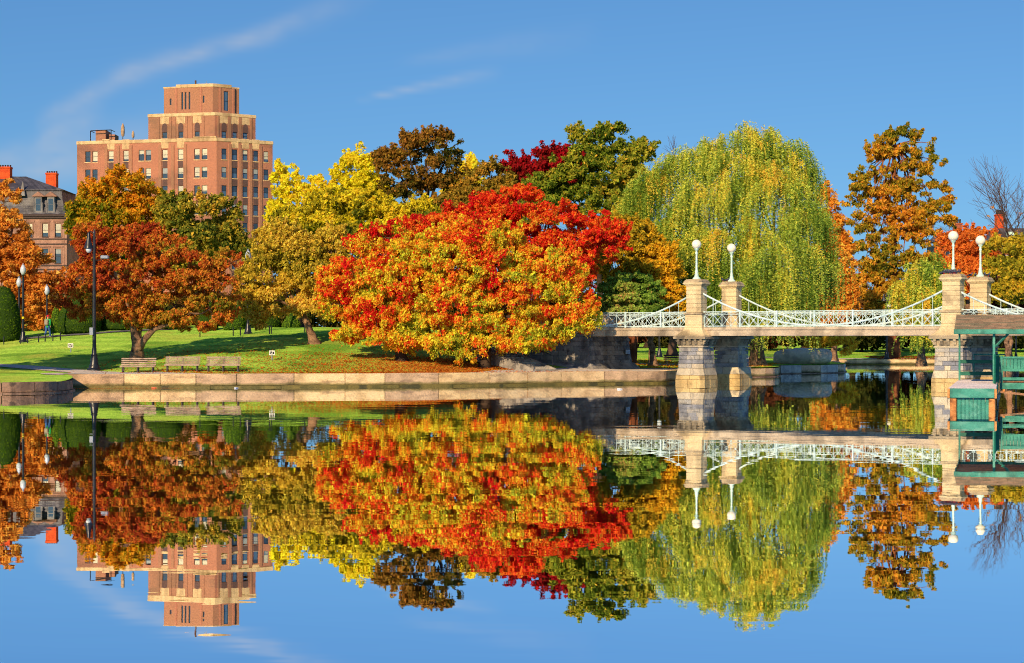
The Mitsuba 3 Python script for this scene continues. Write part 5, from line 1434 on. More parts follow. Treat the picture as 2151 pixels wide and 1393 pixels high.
tree('bald_cypress', 'tall rust and green bald cypress standing alone against the sky', 221, 1876,
     [(1888, 276, 26, 16), (1862, 292, 24, 20), (1925, 290, 24, 24), (1948, 300, 14, 18), (1845, 318, 28, 20), (1895, 322, 46, 22), (1965, 342, 26, 18), (1932, 352, 30, 20), (1832, 352, 32, 22), (1882, 366, 44, 24), (1972, 388, 30, 22), (1806, 382, 28, 18), (1850, 400, 40, 24), (1920, 398, 44, 24), (1988, 412, 18, 18), (1800, 418, 26, 18), (1872, 432, 50, 22), (1955, 438, 44, 20), (1830, 452, 38, 20), (1906, 464, 52, 20), (1984, 458, 22, 16), (1800, 470, 24, 16), (1856, 492, 46, 20), (1940, 494, 46, 18), (1815, 515, 36, 18), (1890, 528, 52, 20), (1850, 552, 50, 20), (1930, 545, 40, 18), (1810, 580, 40, 20), (1880, 590, 56, 22), (1840, 625, 56, 22), (1910, 625, 40, 20), (1800, 640, 34, 20), (1860, 655, 50, 16)],
     [(92, 104, 32), (140, 132, 38), (182, 146, 44), (212, 144, 46), (226, 146, 56)], lambda u, v: 0.55 - 0.12 * v, clumps=520, rc=0.72, n_leaf=130, L=0.32, seed=65, bark='red_bark', r0=0.6, trunk_top=0.9, taper=0.12, limb_r=0.42, sprays=0.6, carve=0.40, flat=0.62, hang=0.6, droop=0.7, limbs=34, shell=0.3, amp=0.42, jag=0.3, ns=0.3)
tree('maple_tree', 'orange red maple behind the right bridge piers', 192, 2035,
     [(2040, 512, 40, 30), (2008, 536, 36, 38), (2062, 545, 38, 40), (2030, 580, 50, 36), (1990, 500, 20, 18), (2075, 505, 20, 20)],
     [(150, 72, 34), (200, 100, 42), (220, 128, 52), (226, 156, 72)], lambda u, v: 0.55 + 0 * u, clumps=230, rc=0.75, n_leaf=120, L=0.3, seed=66, carve=0.32)
tree('yellow_tree', 'yellow green tree at the far right edge behind the pier', 184, 2115,
     [(2110, 530, 40, 34), (2135, 560, 44, 50), (2092, 580, 34, 40), (2148, 510, 30, 26), (2120, 610, 40, 30), (2170, 580, 40, 50)],
     [(110, 116, 34), (156, 148, 42), (200, 172, 50), (222, 160, 54)], lambda u, v: 0.5 + 0 * u, clumps=270, rc=0.75, n_leaf=120, L=0.29, seed=67, carve=0.33)
tree('maroon_tree', 'dark red tree low at the right edge behind the bridge cables', 188, 2120,
     [(2110, 625, 36, 26), (2140, 640, 36, 26), (2090, 640, 30, 24), (2165, 625, 30, 30)],
     [(60, 24, 20), (104, 34, 26), (150, 50, 32)], lambda u, v: 0.5 + 0 * u, clumps=120, rc=0.75, n_leaf=110, L=0.29, seed=68, carve=0.3)


def bare_tree(label, D, base_px, height, seed, spread=0.5):
    rng = np.random.default_rng(seed)
    k = thing('bare_tree', label, 'tree')
    base = on_ground(base_px, D)
    ms, tips = [], []

    def grow(p, d, L, r, depth):
        n = 5
        pts = [p]
        for _ in range(n):
            d = unit(d + rng.normal(size=3) * 0.10 + [0, 0, 0.03])
            pts.append(pts[-1] + d * L / n)
        r1 = r * 0.62
        ms.append(tube(pts, np.linspace(r, r1, n + 1), 6 if r > 0.05 else 4, caps=False))
        if depth == 0 or r1 < 0.012:
            tips.append(pts[-1])
            return
        for _ in range(3 if depth > 2 else rng.integers(3, 5)):
            i = rng.integers(2, n + 1)
            nd = unit(d + rng.normal(size=3) * spread * [1.2, 1.0, 0.7] + [0, 0, 0.10])
            grow(pts[i], nd, L * rng.uniform(0.58, 0.8), max(r1 * rng.uniform(0.55, 0.8), 0.018), depth - 1)
        grow(pts[-1], d, L * 0.72, r1 * 0.85, depth - 1)
    trunk_top = base + [0.3, 0, height * 0.3]
    part(k, 'trunk', trunk_mesh(base, trunk_top, 0.42, 0.3, rng), 'twig', smooth=50)
    for a in range(5):
        ang = a * 2 * np.pi / 5 + rng.normal() * 0.3
        grow(trunk_top - [0, 0, 0.3], unit(np.array([np.cos(ang) * 0.75, np.sin(ang) * 0.5, 0.9])), height * 0.28, 0.24, 5)
    part(k, 'branches', cat_(ms), 'twig')
    tips = np.array(tips)
    low = tips[tips[:, 2] < np.quantile(tips[:, 2], 0.4)]
    low = low[rng.permutation(len(low))[:70]]
    m, col = foliage(low, np.full(len(low), 0.35), 7, 0.22, rng, [(196, 120, 40), (226, 160, 70)], lambda u, v: 0.5 + 0 * u, (0, 1, 0, 1))
    part(k, 'leaves', m, 'leaf', color=col, label='last few orange leaves')
    return k


bare_tree('leafless tree with bare grey branches at the right edge', 205, 2192, 24.5, 71)
bare_tree('leafless twiggy crown peeping over the willow shoulder', 190, 1412, 22.6, 72)
# a tree that stands just outside the frame on the left and shades the path
tree('shade_tree', 'green tree outside the frame on the left bank', 104.5, None,
     [(-240, 540, 120, 80), (-130, 560, 70, 60), (-300, 600, 90, 70), (-230, 470, 90, 60), (-110, 505, 60, 50), (-130, 625, 70, 40), (-72, 560, 44, 50), (-200, 410, 90, 60), (-130, 440, 60, 50), (-84, 490, 46, 46), (-260, 430, 70, 60)], [(60, 90, 24), (110, 120, 34), (180, 130, 40)], clumps=330, rc=0.75, n_leaf=80, L=0.28, seed=73, base=np.array([-38.0, 104.5, 0.85]), carve=0.34)

# --- clipped domes of yew along the path
for i, (x, hw, yt, D, lab) in enumerate([
        (6, 37, 602, 141, 'big dark green clipped yew dome at the left edge beside the lamps'), (118, 15, 640, 146, 'small pale green clipped cone just right of the walking person'),
        (166, 46, 626, 145, 'broad clipped yew dome left of the tall black lamp post'), (250, 40, 650, 147, 'clipped yew dome behind the trunk of the rust red tree'), (345, 40, 652, 147, 'low clipped yew dome right of the forked trunk'),
        (436, 22, 634, 145, 'clipped yew dome right of the rust red tree, beside the dark gap'), (492, 24, 640, 145, 'rounded pale green clipped dome left of the iron lamp base'), (562, 26, 648, 147, 'clipped dome half hidden under the yellow green tree'), (612, 20, 655, 146, 'small clipped cone left of the yellow green tree trunk')]):
    rng = np.random.default_rng(400 + i)
    c = on_ground(x, D)
    R = hw * D / F
    H = EYE + (YH - yt) * D / F - c[2]
    k = thing('clipped_yew', lab, 'shrub')
    pw = 0.42 if 'cone' not in lab else 0.9
    prof = [(R * (0.90 + 0.1 * min(1, t * 5)) * (1 - t ** (2.2 if pw < .5 else 1.5)) ** pw, H * t) for t in np.linspace(0, 0.999, 22)]
    m = lathe(prof, 40, c)
    v = np.array(m.vertices)
    dd = unit((v - c) * [1, 1, 0.5])
    m.vertices = v + dd * (0.14 * (meshkit.fbm(v * 2.2, 3, i) - 0.5)[:, None])
    hedge = mat(f'yew_{i}', lin((44, 66, 22)), 0.95, 0.1) if i == 0 else 'yew_0'
    part(k, 'body', m, hedge, smooth=True)
    pts, fi = trimesh.sample.sample_surface(m, int(1700 * R * H / 4 + 400), seed=i)
    nn = np.array(m.face_normals)[fi]
    nn = np.where(((pts - c - [0, 0, H / 3]) * nn).sum(1, keepdims=True) < 0, -nn, nn)
    nr2 = unit(nn + rng.normal(size=pts.shape) * 0.55)
    ax = rng.normal(size=pts.shape); ax = unit(ax - nr2 * (ax * nr2).sum(1, keepdims=True))
    t = 0.45 + 0.5 * (meshkit.fbm(pts * 0.9, 3, 4) - 0.5) + rng.normal(size=len(pts)) * 0.2
    lm, col = leaf_mesh(pts + nn * 0.03, nr2, ax, 0.14, 0.09, ramp([(40, 70, 18), (78, 112, 26), (122, 150, 40)] if i not in (1, 6, 8) else [(70, 110, 30), (112, 150, 40), (150, 176, 56)], t))
    part(k, 'foliage', lm, 'leaf', color=col)

# ------------------------------------------------------------------ park furniture
def bench(px, label, idx):
    D = 111.6 + 0.25 * idx
    x = WX(px, D)
    z = gz(x, D) + 0.0
    B = Frame((x, D), (1, 0.03))
    k = thing('park_bench', label, 'bench', None)
    Wd = 2.22
    def S(m): 
        m = B(m); m.apply_translation([0, 0, z]); return m
    # faces the water: the seat is towards the camera, slats light from years of sun
    for i in range(5):
        part(k, 'seat_slat', S(cbox(-Wd / 2, Wd / 2, -0.36 + i * 0.1, -0.275 + i * 0.1, 0.43 + 0.004 * i, 0.46 + 0.004 * i, 0.008)), 'bench_wood')
    for i in range(4):
        y = 0.12 + i * 0.035
        part(k, 'back_slat', S(cbox(-Wd / 2, Wd / 2, y, y + 0.035, 0.5 + i * 0.125, 0.582 + i * 0.125, 0.008)), 'bench_wood')
    part(k, 'front_slat', S(cbox(-Wd / 2, Wd / 2, -0.40, -0.365, 0.37, 0.45, 0.008)), 'bench_wood')
    for a in (-0.95, 0.0, 0.95):
        part(k, 'leg', S(cat_([bar([a, -0.3, -0.25], [a, -0.3, 0.42], 0.06), bar([a, 0.14, -0.25], [a, 0.14, 0.45], 0.06), bar([a, -0.34, 0.40], [a, 0.2, 0.43], 0.05), bar([a, 0.17, 0.43], [a, 0.29, 0.96], 0.05), bar([a, -0.3, 0.1], [a, 0.14, 0.1], 0.04)])), 'bench_leg')
    return k


bench(290.5, 'leftmost slatted wooden bench, in front of the forked trunk', 0)
bench(383.5, 'middle one of the three slatted wooden benches by the water', 1)
bench(469.5, 'rightmost of the three slatted wooden benches by the water', 2)
# a small dark bench on the far side, seen under the left span
q = on_ground(1416, 138)
k = thing('park_bench', 'small dark bench on the leafy bank seen under the left bridge span', 'bench')
BF = Frame(q[:2], (1, 0.2))
def SB(m):
    m = BF(m); m.apply_translation([0, 0, q[2]]); return m
for i in range(3):
    part(k, 'slat', SB(cbox(-0.8, 0.8, -0.3 + i * 0.16, -0.16 + i * 0.16, 0.42, 0.46, 0.01)), 'dark_trim')
    part(k, 'slat', SB(cbox(-0.8, 0.8, 0.22, 0.26, 0.52 + i * 0.14, 0.64 + i * 0.14, 0.01)), 'dark_trim')
for a in (-0.6, 0.6):
    part(k, 'leg', SB(cat_([bar([a, -0.25, -0.2], [a, -0.25, 0.42], 0.06), bar([a, 0.22, -0.2], [a, 0.25, 0.9], 0.06)])), 'black_iron')

# tall black lamp post with bell lantern and a floodlight arm
p = on_ground(198, 113.6)
s = 113.6 / F
k = thing('street_lamp', 'tall black lamp post with a bell shaped lantern and side floodlight', 'lamp')
Hh = (765 - 470) * s
part(k, 'base', lathe([(0.46, -0.3), (0.46, 0.12), (0.36, 0.2), (0.33, 0.36), (0.27, 0.42), (0.24, 0.75), (0.2, 0.95), (0.22, 1.0), (0.16, 1.08), (0.14, 1.5)], 16, p), 'black_iron', smooth=40)
part(k, 'pole', lathe([(0.125, 1.5), (0.105, Hh * 0.6), (0.085, Hh - 0.2), (0.1, Hh - 0.15), (0.06, Hh - 0.05), (0.02, Hh + 0.1)], 14, p), 'black_iron', smooth=40)
tp = p + [0, 0, Hh - 0.5]
part(k, 'arm', tube(curve([tp, tp + [-0.06, -0.02, 0.3], tp + [-0.22, -0.05, 0.42], tp + [-0.34, -0.08, 0.32]], 4), 0.035, 8), 'black_iron')
lt = tp + [-0.34, -0.08, 0.0]
lan = part(k, 'lantern', lathe([(0.05, 0.38), (0.1, 0.3), (0.12, 0.1), (0.15, -0.15), (0.26, -0.5), (0.3, -0.62), (0.3, -0.68), (0.22, -0.68)], 16, lt), 'black_iron', smooth=40)
part(lan, 'lens', lathe([(0.2, -0.69), (0.18, -0.85), (0.1, -0.95), (0.02, -0.97)], 14, lt), 'lamp_glass', smooth=True)
fp = p + [0, 0, (765 - 533) * s]
part(k, 'floodlight_arm', tube([fp, fp + [0.5, -0.05, 0.02], fp + [0.66, -0.06, 0.1]], 0.03, 6), 'black_iron')
fl = part(k, 'floodlight', cbox(fp[0] + 0.45, fp[0] + 0.95, fp[1] - 0.25, fp[1] + 0.15, fp[2] + 0.1, fp[2] + 0.32, 0.05), 'grey_metal')
part(k, 'control_box', cbox(p[0] - 0.26, p[0] - 0.02, p[1] - 0.26, p[1] - 0.1, p[2] + (765 - 690) * s, p[2] + (765 - 674) * s, 0.02), 'grey_metal', label='small grey metal box strapped to the pole')

# acorn park lamps
def acorn_lamp(px, D, ytop, label, tape=False, slim=False):
    p = on_ground(px, D)
    H = EYE + (YH - ytop) * D / F - p[2]
    k = thing('park_lamp', label, 'lamp')
    g = 0.95 if H > 3 else 0.7
    part(k, 'base', lathe([(0.34, -0.2), (0.34, 0.1), (0.27, 0.16), (0.24, 0.4), (0.18, 0.5), (0.15, 0.8), (0.11, 0.86)], 14, p), 'black_iron', smooth=40)
    part(k, 'pole', lathe([(0.1, 0.86), (0.08, H - g - 0.3), (0.065, H - g - 0.1), (0.13, H - g), (0.09, H - g + 0.05)], 12, p), 'black_iron', smooth=40)
    part(k, 'globe', lathe([(0.12, H - g + 0.05), (0.21, H - g + 0.25), (0.23, H - g + 0.4), (0.19, H - g + 0.6), (0.1, H - g + 0.78)], 14, p), 'lamp_glass', smooth=True)
    part(k, 'finial', lathe([(0.11, H - g + 0.78), (0.06, H - g + 0.85), (0.02, H)], 10, p), 'grey_metal', smooth=40)
    if tape:
        part(k, 'yellow_band', lathe([(0.1, 1.95 - .1), (0.105, 1.95), (0.1, 2.02)], 12, p), 'yellow_tape')
    return k


acorn_lamp(48.5, 138.5, 553, 'taller acorn lamp beside the big yew dome, yellow band on its post', tape=True)
acorn_lamp(40, 149, 580, 'shorter acorn lamp just left of the taller one beside the yew dome')
acorn_lamp(98.5, 150, 597, 'acorn lamp behind the walking person')
acorn_lamp(521, 139, 523, 'acorn lamp almost hidden in the yellow green tree')
acorn_lamp(1385, 168, 655, 'dark lamp post seen under the left bridge span')
acorn_lamp(2134, 190, 620, 'dark lamp post seen through the dock shelter')
p = on_ground(1862.5, 213.4)
s = 213.4 / F
k = thing('street_lamp', 'tall slim black lamp post beside the cypress trunk on the far bank', 'lamp')
part(k, 'base', lathe([(0.38, -0.2), (0.38, 0.15), (0.28, 0.25), (0.24, 0.8), (0.15, 1.0)], 14, p), 'black_iron', smooth=40)
part(k, 'pole', lathe([(0.13, 1.0), (0.1, 137 * s), (0.03, 141 * s)], 12, p), 'black_iron', smooth=40)
for sx in (-1, 1):
    part(k, 'lantern', lathe([(0.05, 0.5), (0.1, 0.35), (0.14, 0.1), (0.3, -0.35), (0.3, -0.42), (0.05, -0.45)], 12, p + [sx * 0.32, 0, 130 * s]), 'black_iron', smooth=40)
    part(k, 'arm', tube([p + [0, 0, 133 * s], p + [sx * 0.2, 0, 137 * s], p + [sx * 0.32, 0, 137 * s]], 0.04, 6), 'black_iron')
part(k, 'floodlight', ball(p + [0.26, -0.2, 113 * s], 0.24, 2), 'opal_glass', smooth=True)

# small lawn signs with a pictogram
for px, D, lab in ((148.5, 127.5, 'small white lawn sign on a stake, on the left slope'), (571.5, 118.5, 'small white lawn sign on a stake, right of the benches')):
    p = on_ground(px, D)
    k = thing('lawn_sign', lab, 'sign')
    part(k, 'stake', bar(p - [0, 0, 0.2], p + [0, 0, 0.42], 0.06), 'grey_metal')
    part(k, 'board', cbox(p[0] - 0.2, p[0] + 0.2, p[1] - 0.06, p[1] - 0.03, p[2] + 0.34, p[2] + 0.66, 0.01), 'white_paint')
    y = p[1] - 0.064
    for i, (a, b, c, d) in enumerate(((-0.15, -0.08, 0.42, 0.6), (-0.06, 0.03, 0.5, 0.6), (0.06, 0.15, 0.42, 0.58), (-0.1, 0.1, 0.4, 0.45))):
        part(k, 'pictogram', box(p[0] + a, p[0] + b, y, y + 0.003, p[2] + c, p[2] + d), 'sign_ink')

ORD = 'first second third fourth fifth sixth seventh eighth ninth tenth eleventh twelfth thirteenth'.split()
# short posts along the crest path
for i, px in enumerate([8, 43.5, 58, 81, 95, 111, 127, 420, 490, 505, 566, 570, 640]):
    p = on_ground(px, 137.2)
    put(thing('path_post', f'short dark iron post, {ORD[i]} from the left along the crest of the lawn', 'post', 'short iron posts along the crest path'),
        lathe([(0.045, -0.2), (0.045, 0.55), (0.06, 0.57), (0.05, 0.63), (0.01, 0.66)], 8, p), 'black_iron', smooth=40)

# boulder by the water
k = thing('boulder', 'long pale grey boulder lying behind the shaded wall under the bridge', 'rock')
rb = np.random.default_rng(9)
c = W(1686, 748, 158)
m = trimesh.creation.icosphere(subdivisions=5, radius=1.0)
v = np.array(m.vertices)
v = np.sign(v) * np.abs(v) ** [0.5, 0.7, 0.62]
v = v * [2.62, 1.1, 0.78]
v[:, 2] += 0.12 * v[:, 0] * 0.25
v = v + unit(v) * (0.24 * (meshkit.fbm(v * 1.3 + 4, 4, 3) - 0.5) + 0.05 * (meshkit.fbm(v * 6, 2, 5) - 0.5))[:, None]
m.vertices = v + [c[0], c[1], gz(c[0], c[1]) + 0.62]
put(k, m, 'rock', smooth=35)


# ------------------------------------------------------------------ people
def chain_body(bones, length=0.03, smooth=6, seg=14):
    """bones: list of ((p, r), (q, r)); hulls of spheres joined into one surface"""
    tot = None
    for (p, r0), (q, r1) in bones:
        a = m3.Manifold.sphere(r0, seg).translate([float(x) for x in p])
        b = m3.Manifold.sphere(r1, seg).translate([float(x) for x in q])
        h = m3.Manifold.batch_hull([a, b])
        tot = h if tot is None else tot + h
    if length:
        tot = tot.refine_to_length(length)
    mm = tot.to_mesh()
    t = trimesh.Trimesh(mm.vert_properties[:, :3], mm.tri_verts, process=True)
    if smooth:
        trimesh.smoothing.filter_taubin(t, iterations=smooth)
    return t


def person(label, at, heading, sc=1.0, sitting=False, top='green_cloth', legs='denim', cap=None, pack=False, stride=0.28):
    """heading: degrees, 0 = walking away from the camera (+y)"""
    k = thing('person', label, 'person')
    hip = 0.92 if not sitting else 0.5
    J = {}
    J['pelvis'] = np.array([0, 0, hip]); J['chest'] = np.array([0, 0.03, hip + 0.42]); J['neck'] = np.array([0, 0.04, hip + 0.58]); J['head'] = np.array([0, 0.06, hip + 0.72])
    for s, n in ((-1, 'l'), (1, 'r')):
        ph = s
        J[n + 'hip'] = np.array([s * 0.09, 0, hip - 0.03])
        if sitting:
            J[n + 'knee'] = np.array([s * 0.12, 0.42, hip + 0.0]); J[n + 'ankle'] = np.array([s * 0.12, 0.46, 0.08]); J[n + 'toe'] = np.array([s * 0.13, 0.66, 0.04])
        else:
            J[n + 'knee'] = np.array([s * 0.1, ph * stride * 0.45 + 0.05, 0.5]); J[n + 'ankle'] = np.array([s * 0.09, ph * stride, 0.09 + (0.06 if ph < 0 else 0)]); J[n + 'toe'] = J[n + 'ankle'] + [s * 0.02, 0.2, -0.045]
        J[n + 'sho'] = np.array([s * 0.19, 0.02, hip + 0.5])
        J[n + 'elb'] = np.array([s * 0.27, -ph * 0.12 + 0.02, hip + 0.24]) if not sitting else np.array([s * 0.25, 0.12, hip + 0.22])
        J[n + 'wri'] = np.array([s * 0.26, -ph * 0.2 + 0.16, hip + 0.04]) if not sitting else np.array([s * 0.12, 0.36, hip + 0.14])
    Rm = trimesh.transformations.rotation_matrix(math.radians(-heading), [0, 0, 1])

    def place_(m):
        m = m.copy(); m.apply_scale(sc); m.apply_transform(Rm); m.apply_translation(at); return m
    B = [((J['pelvis'], .13), (J['chest'], .135)), ((J['chest'], .12), (J['neck'], .06)), ((J['neck'], .055), (J['head'], .06)), ((J['head'] + [0, 0, 0.06], .095), (J['head'] + [0, 0.02, -0.02], .075)),
         ((J['head'] + [0, 0.09, 0.02], .02), (J['head'] + [0, 0.105, -0.0], .016)), ((J['head'] + [-0.095, 0, 0.02], .02), (J['head'] + [0.095, 0, 0.02], .02))]
    for s, n in ((-1, 'l'), (1, 'r')):
        B += [((J['chest'] + [0, 0, .05], .1), (J[n + 'sho'], .075)), ((J[n + 'sho'], .06), (J[n + 'elb'], .045)), ((J[n + 'elb'], .045), (J[n + 'wri'], .03)),
              ((J['pelvis'], .12), (J[n + 'hip'], .11)), ((J[n + 'hip'], .1), (J[n + 'knee'], .065)), ((J[n + 'knee'], .065), (J[n + 'ankle'], .045)), ((J[n + 'ankle'], .045), (J[n + 'toe'], .035))]
        wdir = unit(J[n + 'wri'] - J[n + 'elb']) * 0.5 + np.array([0, 0.25, -0.6]); wdir = unit(wdir)
        side = unit(np.cross(wdir, [1, 0, 0]))
        palm = J[n + 'wri'] + wdir * 0.085
        B.append(((J[n + 'wri'], .028), (palm, .03)))
        for f, (o, l) in enumerate(((-0.027, 0.07), (-0.009, 0.082), (0.009, 0.076), (0.027, 0.058))):
            a = palm + side * o; b = a + wdir * l * 0.55; c2 = b + unit(wdir + np.array([-s * 0.6, 0, 0])) * l * 0.5
            B += [((a, .0095), (b, .0088)), ((b, .0088), (c2, .0075))]
        th = J[n + 'wri'] + wdir * 0.03 + side * 0.03
        B.append(((th, .011), (th + side * 0.035 + wdir * 0.04, .009)))
    part(k, 'body', place_(chain_body(B, 0.05, 2, 10)), 'skin', smooth=True)
    T_ = [((J['pelvis'] + [0, 0, -.03], .155), (J['chest'], .165)), ((J['chest'], .15), (J['neck'] + [0, 0, -.05], .085))]
    for s, n in ((-1, 'l'), (1, 'r')):
        T_ += [((J['chest'] + [0, 0, .04], .125), (J[n + 'sho'], .095)), ((J[n + 'sho'], .085), (J[n + 'elb'], .066)), ((J[n + 'elb'], .066), (J[n + 'wri'] * 0.9 + J[n + 'elb'] * 0.1, .05))]
    part(k, 'jacket', place_(chain_body(T_, 0.05, 3, 12)), top, smooth=True)
    L_ = []
    for s, n in ((-1, 'l'), (1, 'r')):
        L_ += [((J['pelvis'], .135), (J[n + 'hip'], .128)), ((J[n + 'hip'], .118), (J[n + 'knee'], .086)), ((J[n + 'knee'], .086), (J[n + 'ankle'] + (J[n + 'knee'] - J[n + 'ankle']) * 0.08, .072))]
    part(k, 'trousers', place_(chain_body(L_, 0.05, 3, 12)), legs, smooth=True)
    for s, n in ((-1, 'l'), (1, 'r')):
        part(k, 'shoe', place_(chain_body([((J[n + 'ankle'] + [0, -.03, -.03], .055), (J[n + 'toe'] + [0, 0.02, 0], .042))], 0.025, 3)), 'shoe', smooth=True)
    hh = J['head']
    if cap:
        part(k, 'cap', place_(cat_([chain_body([((hh + [0, -0.01, 0.09], .105), (hh + [0, 0.0, 0.1], .1))], 0.03, 3), chain_body([((hh + [-.05, 0.1, 0.09], .018), (hh + [.05, .17, 0.075], .018)), ((hh + [.05, 0.1, 0.09], .018), (hh + [-.05, .17, 0.075], .018))], 0.03, 1)])), cap, smooth=True)
    else:
        part(k, 'hair', place_(chain_body([((hh + [0, -0.025, 0.08], .1), (hh + [0, -.03, 0.0], .09))], 0.03, 3)), 'dark_bark', smooth=True)
    if pack:
        part(k, 'backpack', place_(cat_([cbox(-0.17, 0.17, -0.3, -0.12, hip + 0.06, hip + 0.54, 0.06), cbox(-0.13, 0.13, -0.36, -0.302, hip + 0.1, hip + 0.32, 0.03)])), 'pack_cloth', smooth=30)
    return k


pp = on_ground(100, 140.6)
person('person in red cap, green jacket and jeans with a grey backpack, walking away', pp + [0, 0, 0.05], 12, 1.0, cap='red_cloth', pack=True)
pp = on_ground(1654, 170)
person('person in a pale shirt sitting behind the long boulder', pp + [0, 0, 0.05], 150, 1.0, sitting=True, top='pale_cloth', legs='dark_cloth')
pp = on_ground(1596, 158)
person('person in dark clothes standing in the shade under the willow', pp, 200, 1.0, top='dark_cloth', legs='denim', stride=0.06)
# what the seated person sits on
pb = on_ground(1654, 170.1)
k = thing('park_bench', 'backless park bench under the seated person behind the boulder', 'bench')
part(k, 'seat', cbox(pb[0] - 0.9, pb[0] + 0.9, pb[1] - 0.2, pb[1] + 0.22, pb[2] + 0.36, pb[2] + 0.42, 0.015), 'dark_trim')
for a in (-0.7, 0.7):
    part(k, 'leg', cbox(pb[0] + a - 0.05, pb[0] + a + 0.05, pb[1] - 0.18, pb[1] + 0.2, pb[2] - 0.1, pb[2] + 0.355, 0.01), 'black_iron')

# ------------------------------------------------------------------ pigeons on the right pier caps
rp_ = np.random.default_rng(14)


def pigeon(at, ang, lab, grp):
    k = thing('pigeon', lab, 'bird', grp)
    body = chain_body([(([0, -0.05, 0.10], .05), ([0, 0.05, 0.12], .058)), (([0, 0.05, 0.12], .05), ([0, 0.1, 0.19], .03)), (([0, 0.1, 0.2], .03), ([0, 0.115, 0.205], .028)), (([0, .13, .2], .01), ([0, .165, .195], .005)), (([0, -.06, .1], .036), ([0, -.2, .07], .016))], 0, 0, 8)
    legs = [bar([s * 0.025, 0.02, 0.0], [s * 0.025, 0.01, 0.08], 0.012) for s in (-1, 1)]
    R = trimesh.transformations.rotation_matrix(ang, [0, 0, 1])
    for n, m, b in (('body', body, 'pigeon_grey'), ('legs', cat_(legs), 'red_cloth'), ('wing', cat_([chain_body([(([s * 0.045, 0.03, 0.13], .03), ([s * 0.03, -0.15, 0.085], .012))], 0, 0, 8) for s in (-1, 1)]), 'pigeon_dark')):
        m = m.copy(); m.apply_scale(1.25); m.apply_transform(R); m.apply_translation(at)
        part(k, n, m, b, smooth=True)


def cap_z(a, b):
    return 7.06 - 0.13 * max(0.0, (max(abs(a) - 0.54, abs(b) - 0.45)) / 0.14)


for i in range(13):
    t = i / 13
    a = -0.62 + 1.24 * t + rp_.uniform(-0.03, 0.03)
    b = -0.42 if i % 3 else -0.3 + 0.5 * rp_.random()
    if abs(a) < 0.3 and abs(b) < 0.3:
        b = -0.42
    q = pier_frames[2].pt(a, b, cap_z(a, b))
    pigeon(q, rp_.uniform(0, 6.28), f'grey pigeon, {ORD[i]} from the left on the cap of the right front pier', 'pigeons on the right front pier')
for i, (a, b) in enumerate(((-0.55, -0.38), (0.42, -0.40), (0.55, -0.2), (-0.4, 0.2))):
    pigeon(pier_frames[3].pt(a, b, cap_z(a, b)), rp_.uniform(0, 6.28), ['leftmost', 'third', 'rightmost', 'second'][i] + ' grey pigeon on the cap of the right rear pier', 'pigeons on the right rear pier')
for i, (a, b) in enumerate(((-0.5, -0.35), (-0.42, 0.1))):
    pigeon(pier_frames[1].pt(a, b, cap_z(a, b)), rp_.uniform(0, 6.28), ['front', 'back'][i] + ' grey pigeon on the cap of the left rear pier', 'pigeons on the left rear pier')

# ------------------------------------------------------------------ floating things
def bottle(px, py, ang, lab, b='plastic_white'):
    D = F * EYE / (py - YH)
    m = tube([[-0.16, 0, 0.02], [-0.15, 0, 0.02], [0.03, 0, 0.02], [0.09, 0, 0.02], [0.15, 0, 0.02]], [0.04, 0.05, 0.05, 0.02, 0.02], 10)
    m.apply_transform(trimesh.transformations.rotation_matrix(ang, [0, 0, 1]))
    m.apply_translation([WX(px, D), D, 0.01])
    put(thing('floating_bottle', lab, 'litter'), m, b, smooth=40)


bottle(265, 814.6, 0.3, 'white plastic bottle floating below the leftmost bench')
bottle(497, 816.0, 1.0, 'white plastic bottle floating below the rightmost bench')
bottle(1302, 818.4, 0.1, 'white plastic bottle floating on the water left of the bridge pier')
bottle(324, 815.8, 0.0, 'orange plastic bottle floating between the two white ones', 'orange_plastic')

# ------------------------------------------------------------------ fallen leaves
rl = np.random.default_rng(19)


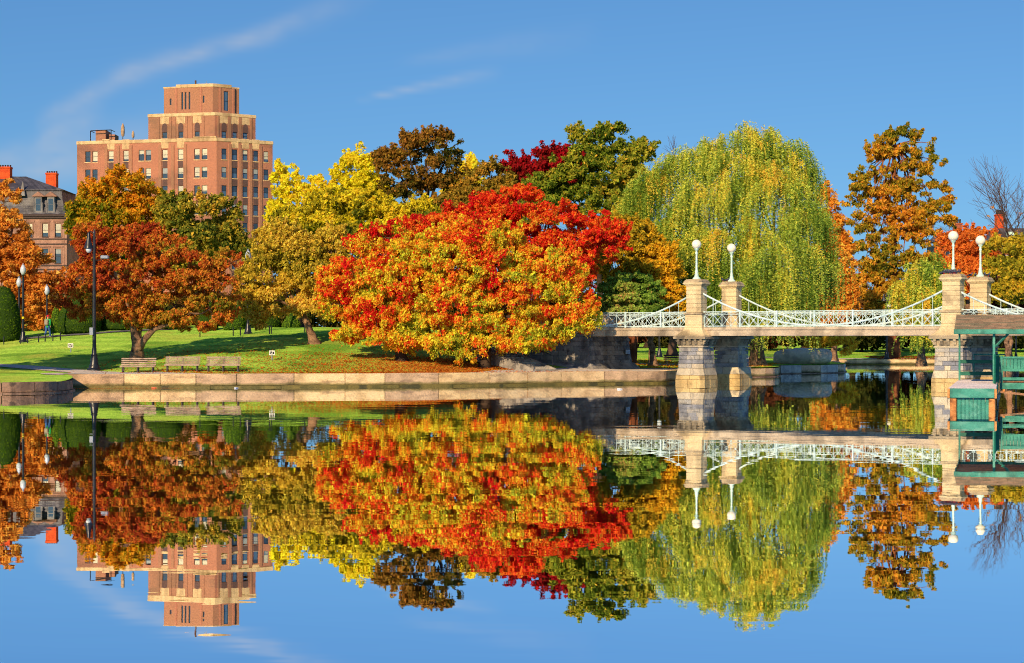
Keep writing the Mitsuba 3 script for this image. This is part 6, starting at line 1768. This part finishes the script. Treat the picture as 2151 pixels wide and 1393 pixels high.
def scatter(name, label, xy, L, cols, z_off=0.02, z=None):
    n = len(xy)
    zz = ground_z(xy[:, 0], xy[:, 1]) + z_off if z is None else np.full(n, z)
    pos = np.column_stack([xy, zz])
    nr = unit(rl.normal(size=(n, 3)) * [0.35, 0.35, 0.15] + [0, 0, 1]) if z is None else np.tile([0, 0, 1.0], (n, 1))
    ax = rl.normal(size=(n, 3)); ax = unit(ax - nr * (ax * nr).sum(1, keepdims=True))
    size = L * rl.uniform(0.6, 1.3, n)
    m, col = leaf_mesh(pos, nr, ax, size, size * 0.7, np.clip(ramp(cols, rl.random(n)) * rl.uniform(0.8, 1.15, (n, 1)), 0.01, 0.9), 0.2 if z is None else 0.02)
    single(name, m, 'leaf', label, 'leaves', kind='stuff', color=col)


LIT = [(150, 70, 30), (214, 96, 34), (232, 130, 44), (226, 150, 60), (190, 60, 30)]
g = np.column_stack([rl.normal(-1.5, 8.5, 30000), 110 + 13 * rl.random(30000) ** 1.4])
g = np.vstack([g, np.column_stack([rl.uniform(-28, 12, 5000), rl.uniform(108, 128, 5000)]), np.column_stack([rl.normal(-22.5, 2.2, 900), rl.normal(111.2, 0.7, 900)])])
ok = ~shapely.contains_xy(lagoon.buffer(0.55), g[:, 0], g[:, 1]) & (g[:, 0] < 10) & ~((g[:, 0] > 1.5) & (g[:, 1] > 118.5))
inwalk = shapely.contains_xy(walk, g[:, 0], g[:, 1])
g = g[ok & (~inwalk | (rl.random(len(g)) < 0.12))]
scatter('fallen_leaves', 'orange fallen leaves scattered over the lawn and path below the crabapples', g, 0.13, LIT, 0.05)
g = np.column_stack([rl.uniform(8, 24, 6000), rl.uniform(128, 158, 6000)])
ok = ~shapely.contains_xy(lagoon.buffer(0.55), g[:, 0], g[:, 1])
scatter('fallen_leaves', 'golden fallen leaves on the bank seen under the left bridge span', g[ok], 0.18, [(200, 110, 30), (232, 150, 40), (240, 176, 60)], 0.06)
g = np.column_stack([rl.uniform(45, 60, 2500), rl.uniform(214, 224, 2500)])
scatter('fallen_leaves', 'rusty needle litter round the foot of the bald cypress', g, 0.25, [(150, 70, 36), (176, 92, 44)], 0.06)
g = np.column_stack([-26.6 + 6.5 * rl.random(1500) ** 1.6, 106.9 - 2.6 * rl.random(1500) ** 1.8])
g = np.vstack([g, np.column_stack([rl.uniform(-22, 9, 160), rl.uniform(100, 112, 160)])])
ok = shapely.contains_xy(lagoon.buffer(-0.2), g[:, 0], g[:, 1])
scatter('floating_leaves', 'brown leaves floating against the foot of the granite wall', g[ok], 0.10, [(150, 84, 40), (206, 110, 44), (226, 150, 70)], z=0.012)
